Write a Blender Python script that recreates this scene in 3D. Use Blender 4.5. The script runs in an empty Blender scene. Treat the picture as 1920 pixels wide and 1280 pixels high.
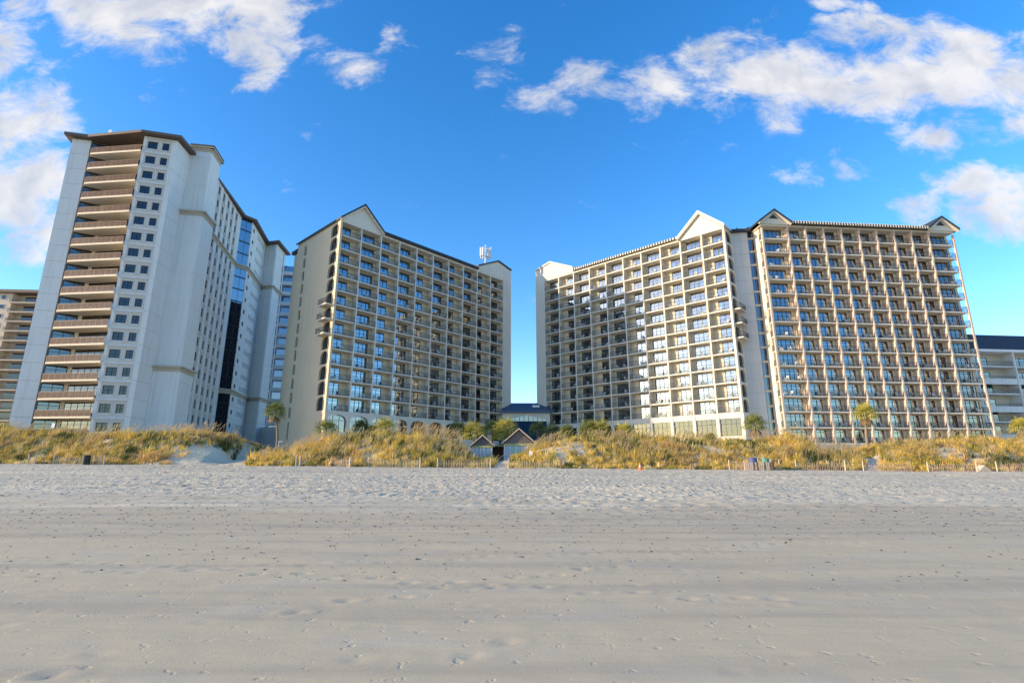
import bpy, math, random
import numpy as np
from mathutils import Matrix, Vector
R = math.radians
random.seed(7); rng = np.random.default_rng(7)
sc = bpy.context.scene
COL = sc.collection
# ------------------------------------------------------------------ camera
CZ = 1.75
cam = bpy.data.cameras.new('camera'); camo = bpy.data.objects.new('camera', cam); COL.objects.link(camo)
cam.sensor_width = 36; cam.lens = 36 * 980 / 1920; cam.clip_start = .1; cam.clip_end = 6000
camo.location = (0, 0, CZ); camo.rotation_euler = (R(90) + math.atan(238 / 980), 0, 0)
sc.camera = camo
# ------------------------------------------------------------------ light
SUN_AZ = R(14.0); SUN_EL = R(14.0)          # azimuth measured from -X towards the sea (-Y)
sv = Vector((-math.cos(SUN_AZ) * math.cos(SUN_EL), -math.sin(SUN_AZ) * math.cos(SUN_EL), math.sin(SUN_EL)))
sl = bpy.data.lights.new('sun', 'SUN'); so = bpy.data.objects.new('sun', sl); COL.objects.link(so)
sl.energy = 2.75; sl.angle = R(.5); sl.color = (1, .80, .54)
so.rotation_euler = sv.to_track_quat('Z', 'Y').to_euler()
sc.view_settings.view_transform = 'Standard'; sc.view_settings.look = 'None'
sc.view_settings.exposure = 1.4; sc.view_settings.gamma = 1
CLOUDS = [  # cloud banks seen over the hotels: column, row, half width, half height, weight
 (330, 22, 190, 60, 1.0), (170, 5, 150, 40, .9), (490, 50, 62, 70, .95), (12, 60, 42, 75, .85),
 (40, 235, 85, 75, .95), (45, 335, 90, 85, 1.05), (70, 405, 80, 50, .9),
 (660, 115, 46, 28, .68), (600, 98, 40, 30, .5), (715, 70, 36, 36, .52), (940, 115, 70, 40, .5), (1025, 200, 60, 26, .5),
 (1098, 148, 58, 44, .76), (1235, 155, 70, 42, .66), (1375, 125, 95, 52, .82), (1520, 155, 150, 62, .95), (1660, 140, 140, 66, 1.0), (1800, 125, 140, 66, 1.0),
 (1890, 170, 80, 70, .9), (1620, 62, 90, 30, .72), (1575, 4, 60, 16, .7),
 (1745, 252, 70, 32, .78), (1750, 368, 84, 28, .8), (1870, 380, 84, 46, .88), (1500, 320, 60, 24, .52), (1608, 318, 36, 20, .52)]
T0 = math.atan(238 / 980)
def pix_dir(u, v):
    cx = (u - 960) / 980; cy = (640 - v) / 980
    d = (cx, math.cos(T0) - math.sin(T0) * cy, math.sin(T0) + math.cos(T0) * cy)
    return d[0] / d[1], d[2] / d[1]
def build_world():
    w = bpy.data.worlds.new('World'); sc.world = w; w.use_nodes = True
    nt = w.node_tree; N = nt.nodes; L = nt.links; N.clear()
    def nd(t, **k):
        n = N.new(t)
        for a, b in k.items(): setattr(n, a, b)
        return n
    def math_(op, a, b=None, c=None, clamp=False):
        n = nd('ShaderNodeMath', operation=op, use_clamp=clamp)
        for i, x in enumerate((a, b, c)):
            if x is None: continue
            if isinstance(x, (int, float)): n.inputs[i].default_value = x
            else: L.new(x, n.inputs[i])
        return n.outputs[0]
    out = nd('ShaderNodeOutputWorld'); bg = nd('ShaderNodeBackground'); bg.inputs[1].default_value = .15
    sky = nd('ShaderNodeTexSky', sky_type='NISHITA', sun_disc=False, sun_elevation=SUN_EL,
             sun_rotation=math.atan2(sv.x, sv.y), altitude=0, air_density=1.0, dust_density=.35, ozone_density=2.4)
    hs = nd('ShaderNodeHueSaturation'); hs.inputs['Saturation'].default_value = 1.38; hs.inputs['Hue'].default_value = .505; hs.inputs['Value'].default_value = 1.0
    tn = nd('ShaderNodeMix', data_type='RGBA', blend_type='MULTIPLY'); tn.inputs[0].default_value = 1; tn.inputs[7].default_value = (1.03, .97, .965, 1)   # overall white balance of the sky
    L.new(sky.outputs[0], tn.inputs[6]); L.new(tn.outputs[2], hs.inputs['Color'])
    tc = nd('ShaderNodeTexCoord'); sp = nd('ShaderNodeSeparateXYZ'); L.new(tc.outputs['Generated'], sp.inputs[0])
    ay = math_('MAXIMUM', math_('ABSOLUTE', sp.outputs[1]), .08)
    px = math_('DIVIDE', sp.outputs[0], ay); pz = math_('DIVIDE', sp.outputs[2], ay)
    cb = nd('ShaderNodeCombineXYZ'); L.new(px, cb.inputs[0]); L.new(pz, cb.inputs[1])
    P = cb.outputs[0]
    # wind-combed warp of the cloud field
    wn = nd('ShaderNodeTexNoise'); wn.inputs['Scale'].default_value = 5; wn.inputs['Detail'].default_value = 5; L.new(P, wn.inputs['Vector'])
    wv = nd('ShaderNodeVectorMath', operation='SUBTRACT'); L.new(wn.outputs['Color'], wv.inputs[0]); wv.inputs[1].default_value = (.5, .5, .5)
    wm = nd('ShaderNodeVectorMath', operation='MULTIPLY_ADD'); L.new(wv.outputs[0], wm.inputs[0]); wm.inputs[1].default_value = (.24, .2, 0); L.new(P, wm.inputs[2])
    PW = wm.outputs[0]
    tot = None
    for (u, v, ru, rv, s) in CLOUDS:
        c = pix_dir(u, v); e1 = pix_dir(u + ru, v); e2 = pix_dir(u, v - rv)
        rx = max(abs(e1[0] - c[0]), .01) * 1.35; rz = max(abs(e2[1] - c[1]), .008) * 1.35
        m = nd('ShaderNodeVectorMath', operation='MULTIPLY_ADD'); L.new(PW, m.inputs[0])
        q_ = math.sqrt(.62 * s); m.inputs[1].default_value = (q_ / rx, q_ / rz, 0); m.inputs[2].default_value = (-c[0] * q_ / rx, -c[1] * q_ / rz, 0)
        ln = nd('ShaderNodeVectorMath', operation='DOT_PRODUCT'); L.new(m.outputs[0], ln.inputs[0]); L.new(m.outputs[0], ln.inputs[1])
        g = math_('SUBTRACT', s, ln.outputs['Value'])
        tot = math_('MAXIMUM', g, 0.0) if tot is None else math_('MAXIMUM', tot, g)
    mp = nd('ShaderNodeMapping'); mp.inputs['Rotation'].default_value = (0, 0, R(-24)); mp.inputs['Scale'].default_value = (4.2, 6.5, 1); L.new(P, mp.inputs['Vector'])
    n1 = nd('ShaderNodeTexNoise'); n1.inputs['Scale'].default_value = 1.6; n1.inputs['Detail'].default_value = 9; n1.inputs['Roughness'].default_value = .67; n1.inputs['Distortion'].default_value = .35; L.new(mp.outputs[0], n1.inputs['Vector'])
    f = math_('ADD', math_('MULTIPLY', tot, .62), math_('MULTIPLY_ADD', n1.outputs[0], 1.45, -.22))
    mr = nd('ShaderNodeMapRange', interpolation_type='SMOOTHSTEP'); mr.inputs[1].default_value = .66; mr.inputs[2].default_value = 1.1; L.new(f, mr.inputs[0])
    up = nd('ShaderNodeMapRange'); up.inputs[1].default_value = -.02; up.inputs[2].default_value = .1; L.new(sp.outputs[2], up.inputs[0])
    den = math_('MULTIPLY', math_('MULTIPLY', mr.outputs[0], .93), up.outputs[0])
    # cloud shade put into the colour: noise mixes shaded grey with lit white
    n2 = nd('ShaderNodeTexNoise'); n2.inputs['Scale'].default_value = 9; n2.inputs['Detail'].default_value = 4; L.new(PW, n2.inputs['Vector'])
    cr = nd('ShaderNodeMix', data_type='RGBA'); cr.inputs[6].default_value = (1.65, 1.72, 1.9, 1); cr.inputs[7].default_value = (2.42, 2.36, 2.34, 1)
    rr = nd('ShaderNodeMapRange'); rr.inputs[1].default_value = .35; rr.inputs[2].default_value = .62; L.new(n2.outputs[0], rr.inputs[0]); L.new(rr.outputs[0], cr.inputs[0])
    mx = nd('ShaderNodeMix', data_type='RGBA'); L.new(den, mx.inputs[0]); L.new(hs.outputs[0], mx.inputs[6]); L.new(cr.outputs[2], mx.inputs[7])
    L.new(mx.outputs[2], bg.inputs[0]); L.new(bg.outputs[0], out.inputs[0])
build_world()
sc.cycles.max_bounces = 5; sc.cycles.diffuse_bounces = 4; sc.cycles.glossy_bounces = 3; sc.cycles.transparent_max_bounces = 8

# ------------------------------------------------------------------ materials
MATS = {}
def newmat(name):
    m = bpy.data.materials.new(name); m.use_nodes = True; MATS[name] = m
    nt = m.node_tree; return m, nt, nt.nodes, nt.links, nt.nodes['Principled BSDF']
def plain(name, col, rough=.75, var=.12, scale=.6, bump=0, bscale=30, spec=.3, streak=0, metal=0):
    m, nt, N, L, b = newmat(name)
    b.inputs['Roughness'].default_value = rough; b.inputs['Specular IOR Level'].default_value = spec; b.inputs['Metallic'].default_value = metal
    g = N.new('ShaderNodeNewGeometry'); n = N.new('ShaderNodeTexNoise'); n.inputs['Scale'].default_value = scale; n.inputs['Detail'].default_value = 6
    L.new(g.outputs['Position'], n.inputs['Vector'])
    mx = N.new('ShaderNodeMix'); mx.data_type = 'RGBA'
    mx.inputs[6].default_value = tuple(c * (1 - var) for c in col) + (1,); mx.inputs[7].default_value = tuple(min(1, c * (1 + var)) for c in col) + (1,)
    L.new(n.outputs[0], mx.inputs[0]); res = mx.outputs[2]
    if streak:                          # rain streaks: noise drawn out along the height
        mp = N.new('ShaderNodeMapping'); mp.inputs['Scale'].default_value = (2.2, 2.2, .12); L.new(g.outputs['Position'], mp.inputs[0])
        s = N.new('ShaderNodeTexNoise'); s.inputs['Scale'].default_value = 1; s.inputs['Detail'].default_value = 5; L.new(mp.outputs[0], s.inputs['Vector'])
        r = N.new('ShaderNodeMapRange'); r.inputs[1].default_value = .5; r.inputs[2].default_value = .75; r.inputs[3].default_value = 0; r.inputs[4].default_value = streak; L.new(s.outputs[0], r.inputs[0])
        m2 = N.new('ShaderNodeMix'); m2.data_type = 'RGBA'; L.new(r.outputs[0], m2.inputs[0]); L.new(res, m2.inputs[6]); m2.inputs[7].default_value = tuple(c * .55 for c in col) + (1,); res = m2.outputs[2]
    L.new(res, b.inputs['Base Color'])
    if bump:
        bn = N.new('ShaderNodeTexNoise'); bn.inputs['Scale'].default_value = bscale; bn.inputs['Detail'].default_value = 4; L.new(g.outputs['Position'], bn.inputs['Vector'])
        bp = N.new('ShaderNodeBump'); bp.inputs['Strength'].default_value = bump; bp.inputs['Distance'].default_value = .03; L.new(bn.outputs[0], bp.inputs['Height']); L.new(bp.outputs[0], b.inputs['Normal'])
    return m
plain('stucco', (.60, .505, .365), .85, .07, .25, .25, 8, streak=.25)
plain('stucco_pale', (.65, .60, .51), .85, .07, .3, .2, 9, streak=.18)
plain('stucco_pink', (.54, .44, .37), .85, .07, .3, .2, 9, streak=.15)
plain('room_wall', (.63, .54, .41), .9, .05)
plain('concrete_grey', (.55, .55, .54), .85, .08, .2, .2, 8, streak=.3)
plain('tower_white', (.68, .68, .655), .8, .07, .15, .15, 6, streak=.3)
plain('tower_tan', (.52, .45, .37), .85, .08, .3)
plain('tower_trim', (.50, .43, .33), .8, .06)
plain('surround', (.55, .50, .44), .8, .06)
plain('slab', (.68, .62, .52), .85, .07, .5)
plain('soffit_bounce', (.72, .62, .48), .85, .05)  # warm bounce from the sand put into the tower's balcony colour
plain('roof_dark', (.035, .042, .05), .55, .25, .8)
plain('roof_brown', (.13, .095, .075), .6, .2, .8)
plain('roof_rib', (.70, .64, .54), .7, .08)
plain('roof_blue', (.06, .10, .16), .45, .2, .8)
plain('shingle_roof', (.06, .062, .08), .85, .35, 3)
plain('metal_dark', (.014, .018, .022), .45, .2, 2, spec=.4)
plain('rail_dark', (.02, .022, .026), .5, .2, 2)
plain('rail_brown', (.12, .062, .042), .6, .15, 2)
plain('rail_light', (.26, .17, .13), .5, .1, 2)
plain('plastic_white', (.80, .80, .78), .4, .04, 2)
plain('furniture_dark', (.04, .045, .05), .5, .2, 2)
plain('white_paint', (.78, .78, .76), .6, .06, 1)
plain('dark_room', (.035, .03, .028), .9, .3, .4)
plain('curtain', (.40, .40, .40), .9, .12, 1.2)
plain('curtain_dark', (.22, .23, .26), .9, .15, 1.2)
plain('curtain_tan', (.36, .28, .19), .9, .15, 1.2)
plain('lobby_blind', (.24, .26, .20), .9, .15, .6)
plain('trunk', (.24, .19, .14), .95, .25, 6, .5, 12)
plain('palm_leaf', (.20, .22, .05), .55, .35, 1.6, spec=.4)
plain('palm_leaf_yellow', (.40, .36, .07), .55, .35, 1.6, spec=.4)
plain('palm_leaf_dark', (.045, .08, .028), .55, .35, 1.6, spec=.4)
plain('palm_dead', (.25, .17, .09), .9, .3, 3)
plain('wood_weathered', (.52, .43, .34), .9, .25, 5, .3, 25)
plain('wood_pink', (.52, .37, .31), .9, .3, 5, .3, 25)
plain('wood_dark', (.16, .11, .08), .9, .3, 5, .3, 25)
plain('shake', (.20, .16, .145), .9, .45, 7, .4, 20)
plain('panel_blue', (.46, .50, .55), .7, .2, 3)
plain('panel_green', (.38, .54, .46), .7, .2, 3)
plain('trim_lime', (.42, .42, .17), .7, .2, 2)
plain('cone_orange', (.85, .19, .05), .5, .1, 4)
plain('bin_black', (.02, .022, .025), .4, .2, 4)
plain('bin_blue', (.06, .09, .24), .45, .2, 4)
plain('bin_green', (.10, .24, .20), .45, .2, 4)
plain('antenna_white', (.66, .68, .68), .5, .1, 2)
plain('rock', (.33, .30, .26), .9, .3, 3, .4, 12)
def glass(name, tint, refl, solid):
    m, nt, N, L, b = newmat(name); N.remove(b)
    out = [n for n in N if n.type == 'OUTPUT_MATERIAL'][0]
    gl = N.new('ShaderNodeBsdfGlossy'); gl.inputs['Roughness'].default_value = .03; gl.inputs['Color'].default_value = (.9, .95, 1, 1)
    n = N.new('ShaderNodeTexNoise'); n.inputs['Scale'].default_value = .7; g = N.new('ShaderNodeNewGeometry'); L.new(g.outputs['Position'], n.inputs['Vector'])
    bp = N.new('ShaderNodeBump'); bp.inputs['Strength'].default_value = .06; bp.inputs['Distance'].default_value = .1; L.new(n.outputs[0], bp.inputs['Height']); L.new(bp.outputs[0], gl.inputs['Normal'])
    tr = N.new('ShaderNodeBsdfTransparent'); tr.inputs[0].default_value = tint + (1,)
    df = N.new('ShaderNodeBsdfDiffuse'); df.inputs[0].default_value = tuple(c * .12 for c in tint) + (1,)
    m1 = N.new('ShaderNodeMixShader'); m1.inputs[0].default_value = solid; L.new(tr.outputs[0], m1.inputs[1]); L.new(df.outputs[0], m1.inputs[2])
    lw = N.new('ShaderNodeFresnel'); lw.inputs[0].default_value = 1.5
    ad = N.new('ShaderNodeMath'); ad.operation = 'ADD'; ad.use_clamp = True; L.new(lw.outputs[0], ad.inputs[0]); ad.inputs[1].default_value = refl
    m2 = N.new('ShaderNodeMixShader'); L.new(ad.outputs[0], m2.inputs[0]); L.new(m1.outputs[0], m2.inputs[1]); L.new(gl.outputs[0], m2.inputs[2])
    L.new(m2.outputs[0], out.inputs[0])
glass('glass_door', (.58, .74, .84), .20, 0)
glass('glass_tint', (.30, .38, .44), .16, .35)
glass('glass_lobby', (.45, .52, .48), .05, .25)
glass('glass_dark', (.10, .12, .14), .04, .6)
glass('glass_blue', (.12, .24, .40), .22, .4)
glass('glass_smoke', (.20, .18, .17), .08, .6)
glass('glass_bronze', (.50, .33, .25), .05, .15)

# ------------------------------------------------------------------ mesh helpers
class MB:
    def __init__(s, M=None): s.v = []; s.f = []; s.m = []; s.M = M; s.k = 0
    def add(s, vs, fs):
        o = len(s.v)
        s.v += [tuple(s.M @ Vector(p)) for p in vs] if s.M else [tuple(p) for p in vs]
        s.f += [tuple(i + o for i in f) for f in fs]; s.m += [s.k] * len(fs)
    def box(s, x0, x1, y0, y1, z0, z1):
        s.add([(x0, y0, z0), (x1, y0, z0), (x1, y1, z0), (x0, y1, z0), (x0, y0, z1), (x1, y0, z1), (x1, y1, z1), (x0, y1, z1)],
              [(0, 3, 2, 1), (4, 5, 6, 7), (0, 1, 5, 4), (1, 2, 6, 5), (2, 3, 7, 6), (3, 0, 4, 7)]); return s
    def poly(s, pts): s.add(pts, [tuple(range(len(pts)))]); return s
    def prism(s, pts, z0, z1):            # pts counter-clockwise from above
        n = len(pts)
        s.add([(p[0], p[1], z0) for p in pts] + [(p[0], p[1], z1) for p in pts],
              [tuple(range(n - 1, -1, -1)), tuple(range(n, 2 * n))] + [(i, (i + 1) % n, n + (i + 1) % n, n + i) for i in range(n)]); return s
    def xprism(s, pts, y0, y1):           # pts (x,z) extruded along y
        n = len(pts)
        s.add([(p[0], y0, p[1]) for p in pts] + [(p[0], y1, p[1]) for p in pts],
              [tuple(range(n)), tuple(range(2 * n - 1, n - 1, -1))] + [(i, n + i, n + (i + 1) % n, (i + 1) % n) for i in range(n)]); return s
    def tube(s, p, q, r0, r1=None, n=6, cap=True):
        r1 = r0 if r1 is None else r1; p = Vector(p); q = Vector(q); d = (q - p).normalized()
        a = d.orthogonal().normalized(); b = d.cross(a)
        vs = []
        for c, r in ((p, r0), (q, r1)):
            for i in range(n):
                t = 2 * math.pi * i / n; vs.append(c + (a * math.cos(t) + b * math.sin(t)) * r)
        fs = [(i, (i + 1) % n, n + (i + 1) % n, n + i) for i in range(n)]
        if cap: fs += [tuple(range(n - 1, -1, -1)), tuple(range(n, 2 * n))]
        s.add(vs, fs); return s
    def lathe(s, prof, n=12):
        m = len(prof); vs = [(r * math.cos(2 * math.pi * i / n), r * math.sin(2 * math.pi * i / n), z) for r, z in prof for i in range(n)]
        fs = [(j * n + i, j * n + (i + 1) % n, (j + 1) * n + (i + 1) % n, (j + 1) * n + i) for j in range(m - 1) for i in range(n)]
        fs += [tuple(range(n - 1, -1, -1)), tuple(range((m - 1) * n, m * n))]
        s.add(vs, fs); return s
    def wall(s, x0, x1, z0, z1, y, ops=(), depth=.25):
        """front face at y (looking to -y) with openings (xa,xb,za,zb,rise) and their reveals"""
        xs = sorted({x0, x1, *[o[0] for o in ops], *[o[1] for o in ops]}); zs = sorted({z0, z1, *[o[2] for o in ops], *[o[3] for o in ops]})
        for i in range(len(xs) - 1):
            for j in range(len(zs) - 1):
                cx = (xs[i] + xs[i + 1]) / 2; cz = (zs[j] + zs[j + 1]) / 2
                if any(o[0] < cx < o[1] and o[2] < cz < o[3] for o in ops): continue
                s.poly([(xs[i], y, zs[j]), (xs[i + 1], y, zs[j]), (xs[i + 1], y, zs[j + 1]), (xs[i], y, zs[j + 1])])
        for o in ops:
            xa, xb, za, zb = o[:4]; rise = o[4] if len(o) > 4 else 0; yd = y + depth
            if rise:
                n = 10; cv = [(xa + (xb - xa) * k / n, zb - rise + rise * math.sqrt(max(0, 1 - (2 * k / n - 1) ** 2))) for k in range(n + 1)]
                for k in range(n):
                    (a, b), (c, d) = cv[k], cv[k + 1]
                    s.poly([(a, y, b), (c, y, d), (c, y, zb), (a, y, zb)]); s.poly([(a, y, b), (a, yd, b), (c, yd, d), (c, y, d)])
                zt = zb - rise
            else:
                zt = zb; s.poly([(xa, y, zb), (xa, yd, zb), (xb, yd, zb), (xb, y, zb)])
            s.poly([(xa, y, za), (xa, yd, za), (xa, yd, zt), (xa, y, zt)]); s.poly([(xb, y, za), (xb, y, zt), (xb, yd, zt), (xb, yd, za)])
            s.poly([(xa, y, za), (xb, y, za), (xb, yd, za), (xa, yd, za)])
        return s
    def slabwall(s, x0, x1, z0, z1, y, ops, t, depth=None):
        """a wall with thickness t: pierced front plus back, ends and top"""
        s.wall(x0, x1, z0, z1, y, ops, t if depth is None else depth)
        s.wall(x0, x1, z0, z1, y + t, ops, 0)
        s.poly([(x0, y, z0), (x0, y, z1), (x0, y + t, z1), (x0, y + t, z0)]); s.poly([(x1, y, z0), (x1, y + t, z0), (x1, y + t, z1), (x1, y, z1)])
        s.poly([(x0, y, z1), (x1, y, z1), (x1, y + t, z1), (x0, y + t, z1)]); s.poly([(x0, y, z0), (x0, y + t, z0), (x1, y + t, z0), (x1, y, z0)])
        return s
    def mesh(s, name, *mats, smooth=False):
        me = bpy.data.meshes.new(name); me.from_pydata(s.v, [], s.f)
        for m in mats: me.materials.append(MATS[m])
        if len(mats) > 1: me.polygons.foreach_set('material_index', s.m)
        if smooth: me.polygons.foreach_set('use_smooth', [True] * len(me.polygons))
        me.update(); return me
def ob(name, me, parent=None, loc=(0, 0, 0), rz=0, rot=None, scale=None):
    o = bpy.data.objects.new(name, me); COL.objects.link(o); o.location = loc
    o.rotation_euler = rot if rot else (0, 0, rz)
    if scale: o.scale = scale
    if parent: o.parent = parent
    return o
def tag(o, label=None, cat=None, group=None, kind=None):
    if label: o['label'] = label
    if cat: o['category'] = cat
    if group: o['group'] = group
    if kind: o['kind'] = kind
    return o
def thing(name, label, cat, loc=(0, 0, 0), rz=0, group=None):
    return tag(ob(name, None, None, loc, rz), label, cat, group)
ORD = ['zeroth', 'first', 'second', 'third', 'fourth', 'fifth', 'sixth', 'seventh', 'eighth', 'ninth', 'tenth', 'eleventh', 'twelfth', 'thirteenth', 'fourteenth', 'fifteenth', 'sixteenth', 'seventeenth', 'eighteenth']

# ------------------------------------------------------------------ ground
_tab = rng.random((256, 256))
def vnoise(x, y, s):
    x = np.asarray(x) / s + 31.7; y = np.asarray(y) / s + 17.3
    xi = np.floor(x).astype(int); yi = np.floor(y).astype(int); fx = x - xi; fy = y - yi
    fx = fx * fx * (3 - 2 * fx); fy = fy * fy * (3 - 2 * fy); g = lambda a, b: _tab[a % 256, b % 256]
    return (g(xi, yi) * (1 - fx) + g(xi + 1, yi) * fx) * (1 - fy) + (g(xi, yi + 1) * (1 - fx) + g(xi + 1, yi + 1) * fx) * fy - .5
def sstep(t): t = np.clip(t, 0, 1); return t * t * (3 - 2 * t)
CREST = [(-100, 808), (0, 808), (100, 806), (200, 812), (300, 810), (400, 807), (450, 818), (480, 842), (520, 846), (560, 842), (600, 826), (700, 816), (790, 812), (850, 826), (885, 850), (930, 856), (985, 848), (1010, 830),
         (1060, 818), (1180, 816), (1300, 822), (1400, 826), (1470, 814), (1500, 836), (1560, 842), (1596, 850), (1625, 836), (1700, 826), (1800, 816), (1850, 818), (1920, 816), (2100, 816)]
CX = np.array([(u - 960) / 980 * 74 for u, v in CREST]); CV = np.array([CZ + (878 - v) / 980 * 75 - 1.0 for u, v in CREST])
PLATEAU = 4.6
def zg(x, y, detail=False):
    x = np.asarray(x, float); y = np.asarray(y, float)
    beach = 1.75 * sstep((y - 14) / 62) * 1.18 + np.clip(-x, -70, 90) * .0075 * sstep((y - 10) / 50)
    beach = np.minimum(beach, 2.6) + .12 * vnoise(x, y, 9) * sstep((y - 6) / 20)
    crest = np.interp(x, CX, CV) + .5 * vnoise(x, y, 6) + .35 * vnoise(x, y, 2.7)
    t = sstep((y - 63.2 - 1.4 * vnoise(x, 0 * y, 11)) / (9.5 + 3 * vnoise(x, 0 * y + 50, 13)))
    t2 = sstep((y - 77) / 8)
    z = beach * (1 - t) + (crest * (1 - t2) + PLATEAU * t2) * t
    # bare hollow in the dune beside the left path
    hol = np.exp(-(((x + 37.0) / 4.2) ** 2 + ((y - 66.5) / 3.4) ** 2)); z = z - 1.15 * hol * t
    z = np.where(y < -8, z - (-(y + 8)) * .03, z)
    if detail:
        for ty, tw, td in ((16.2, .5, .022), (18.1, .5, .022), (24.6, .6, .06), (26.4, .6, .06), (34.5, .7, .09), (36.4, .7, .09), (47.5, .8, .10)):   # tyre tracks along the beach
            c = ty + .9 * np.sin(x * .021 + ty) + .35 * vnoise(x, 0 * y, 16) + .02 * x; q = (y - c) / (tw * .5); z = z - td * np.exp(-q * q) * (.65 + .7 * vnoise(x, y, 1.4)) + td * .4 * np.exp(-((np.abs(q) - 1.7) / .5) ** 2)
        far = sstep((y - 15) / 16) * (1 - .6 * t)
        # wind ripples near, trampled sand far
        z = z + far * (.02 + .03 * sstep((vnoise(x, y, 14) + .12) / .25)) * (vnoise(x, y, .5) + .9 * vnoise(x + 9, y, .3)) * 1.5
        z = z + .02 * vnoise(x * .35, y, .6) * sstep((y - 5) / 8) + .006 * vnoise(x, y, .35)
    return z
def gz(x, y): return float(zg(x, y))
def axis(parts):
    out = []
    for a, b, s in parts: n = max(1, int(round((b - a) / s))); out += list(np.linspace(a, b, n, endpoint=False))
    return np.array(out + [parts[-1][1]])
xa = axis([(-900, -140, 40), (-140, -78, 1.2), (-78, -10, .2), (-10, 10, .11), (10, 82, .2), (82, 140, 1.2), (140, 900, 40)])
ya = axis([(-60, 0, 3), (0, 3, .4), (3, 10, .075), (10, 22, .11), (22, 66, .17), (66, 88, .4), (88, 170, 4), (170, 1000, 60)])
X, Y = np.meshgrid(xa, ya); Z = zg(X, Y, True)
# footprints: dents with a raised lip, scattered over the beach and thick in the dry upper band
dent = np.zeros_like(Z)
def stamp(cx, cy, r, d):
    i0, i1 = np.searchsorted(xa, (cx - 3 * r, cx + 3 * r)); j0, j1 = np.searchsorted(ya, (cy - 3 * r, cy + 3 * r))
    if i1 - i0 < 2 or j1 - j0 < 2: return
    xx = X[j0:j1, i0:i1] - cx; yy = Y[j0:j1, i0:i1] - cy; q = (xx * xx + yy * yy) / (r * r)
    dent[j0:j1, i0:i1] += -d * np.exp(-q * 1.6) + d * .45 * np.exp(-((np.sqrt(q) - 1.35) / .35) ** 2)
for k in range(3600):
    cy = 26 + 36 * rng.random() ** .8; cx = (rng.random() * 2 - 1) * (cy * 1.02 + 4)
    if vnoise(cx, cy, 9) > -.1 or rng.random() < .25: stamp(cx, cy, .13 + .13 * rng.random(), .05 + .06 * rng.random())
for k in range(150):
    cy = 4.6 + 21 * rng.random() ** 1.2; cx = (rng.random() * 2 - 1) * (cy * 1.05 + 1)
    stamp(cx, cy, .07 + .07 * rng.random(), .008 + .016 * rng.random())
for tr in range(9):                                   # a few walked lines of prints
    x0 = (rng.random() * 2 - 1) * 30; y0 = 6 + 26 * rng.random(); a = rng.choice([0, math.pi]) + rng.normal(0, .35)
    for s_ in range(34):
        sd = .12 * (1 if s_ % 2 else -1); stamp(x0 + .7 * s_ * math.cos(a) - sd * math.sin(a), y0 + .7 * s_ * math.sin(a) + sd * math.cos(a), .12, .03)
Z = Z + dent
nx, ny = len(xa), len(ya)
me = bpy.data.meshes.new('sand_beach')
co = np.stack([X.ravel(), Y.ravel(), Z.ravel()], 1).astype(np.float32)
ii = np.arange(nx * ny).reshape(ny, nx); qd = np.stack([ii[:-1, :-1], ii[:-1, 1:], ii[1:, 1:], ii[1:, :-1]], -1).reshape(-1, 4)
me.vertices.add(len(co)); me.vertices.foreach_set('co', co.ravel()); me.loops.add(qd.size); me.loops.foreach_set('vertex_index', qd.ravel().astype(np.int32))
me.polygons.add(len(qd)); me.polygons.foreach_set('loop_start', np.arange(0, qd.size, 4, dtype=np.int32)); me.polygons.foreach_set('use_smooth', np.ones(len(qd), bool)); me.update(calc_edges=True)
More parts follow.
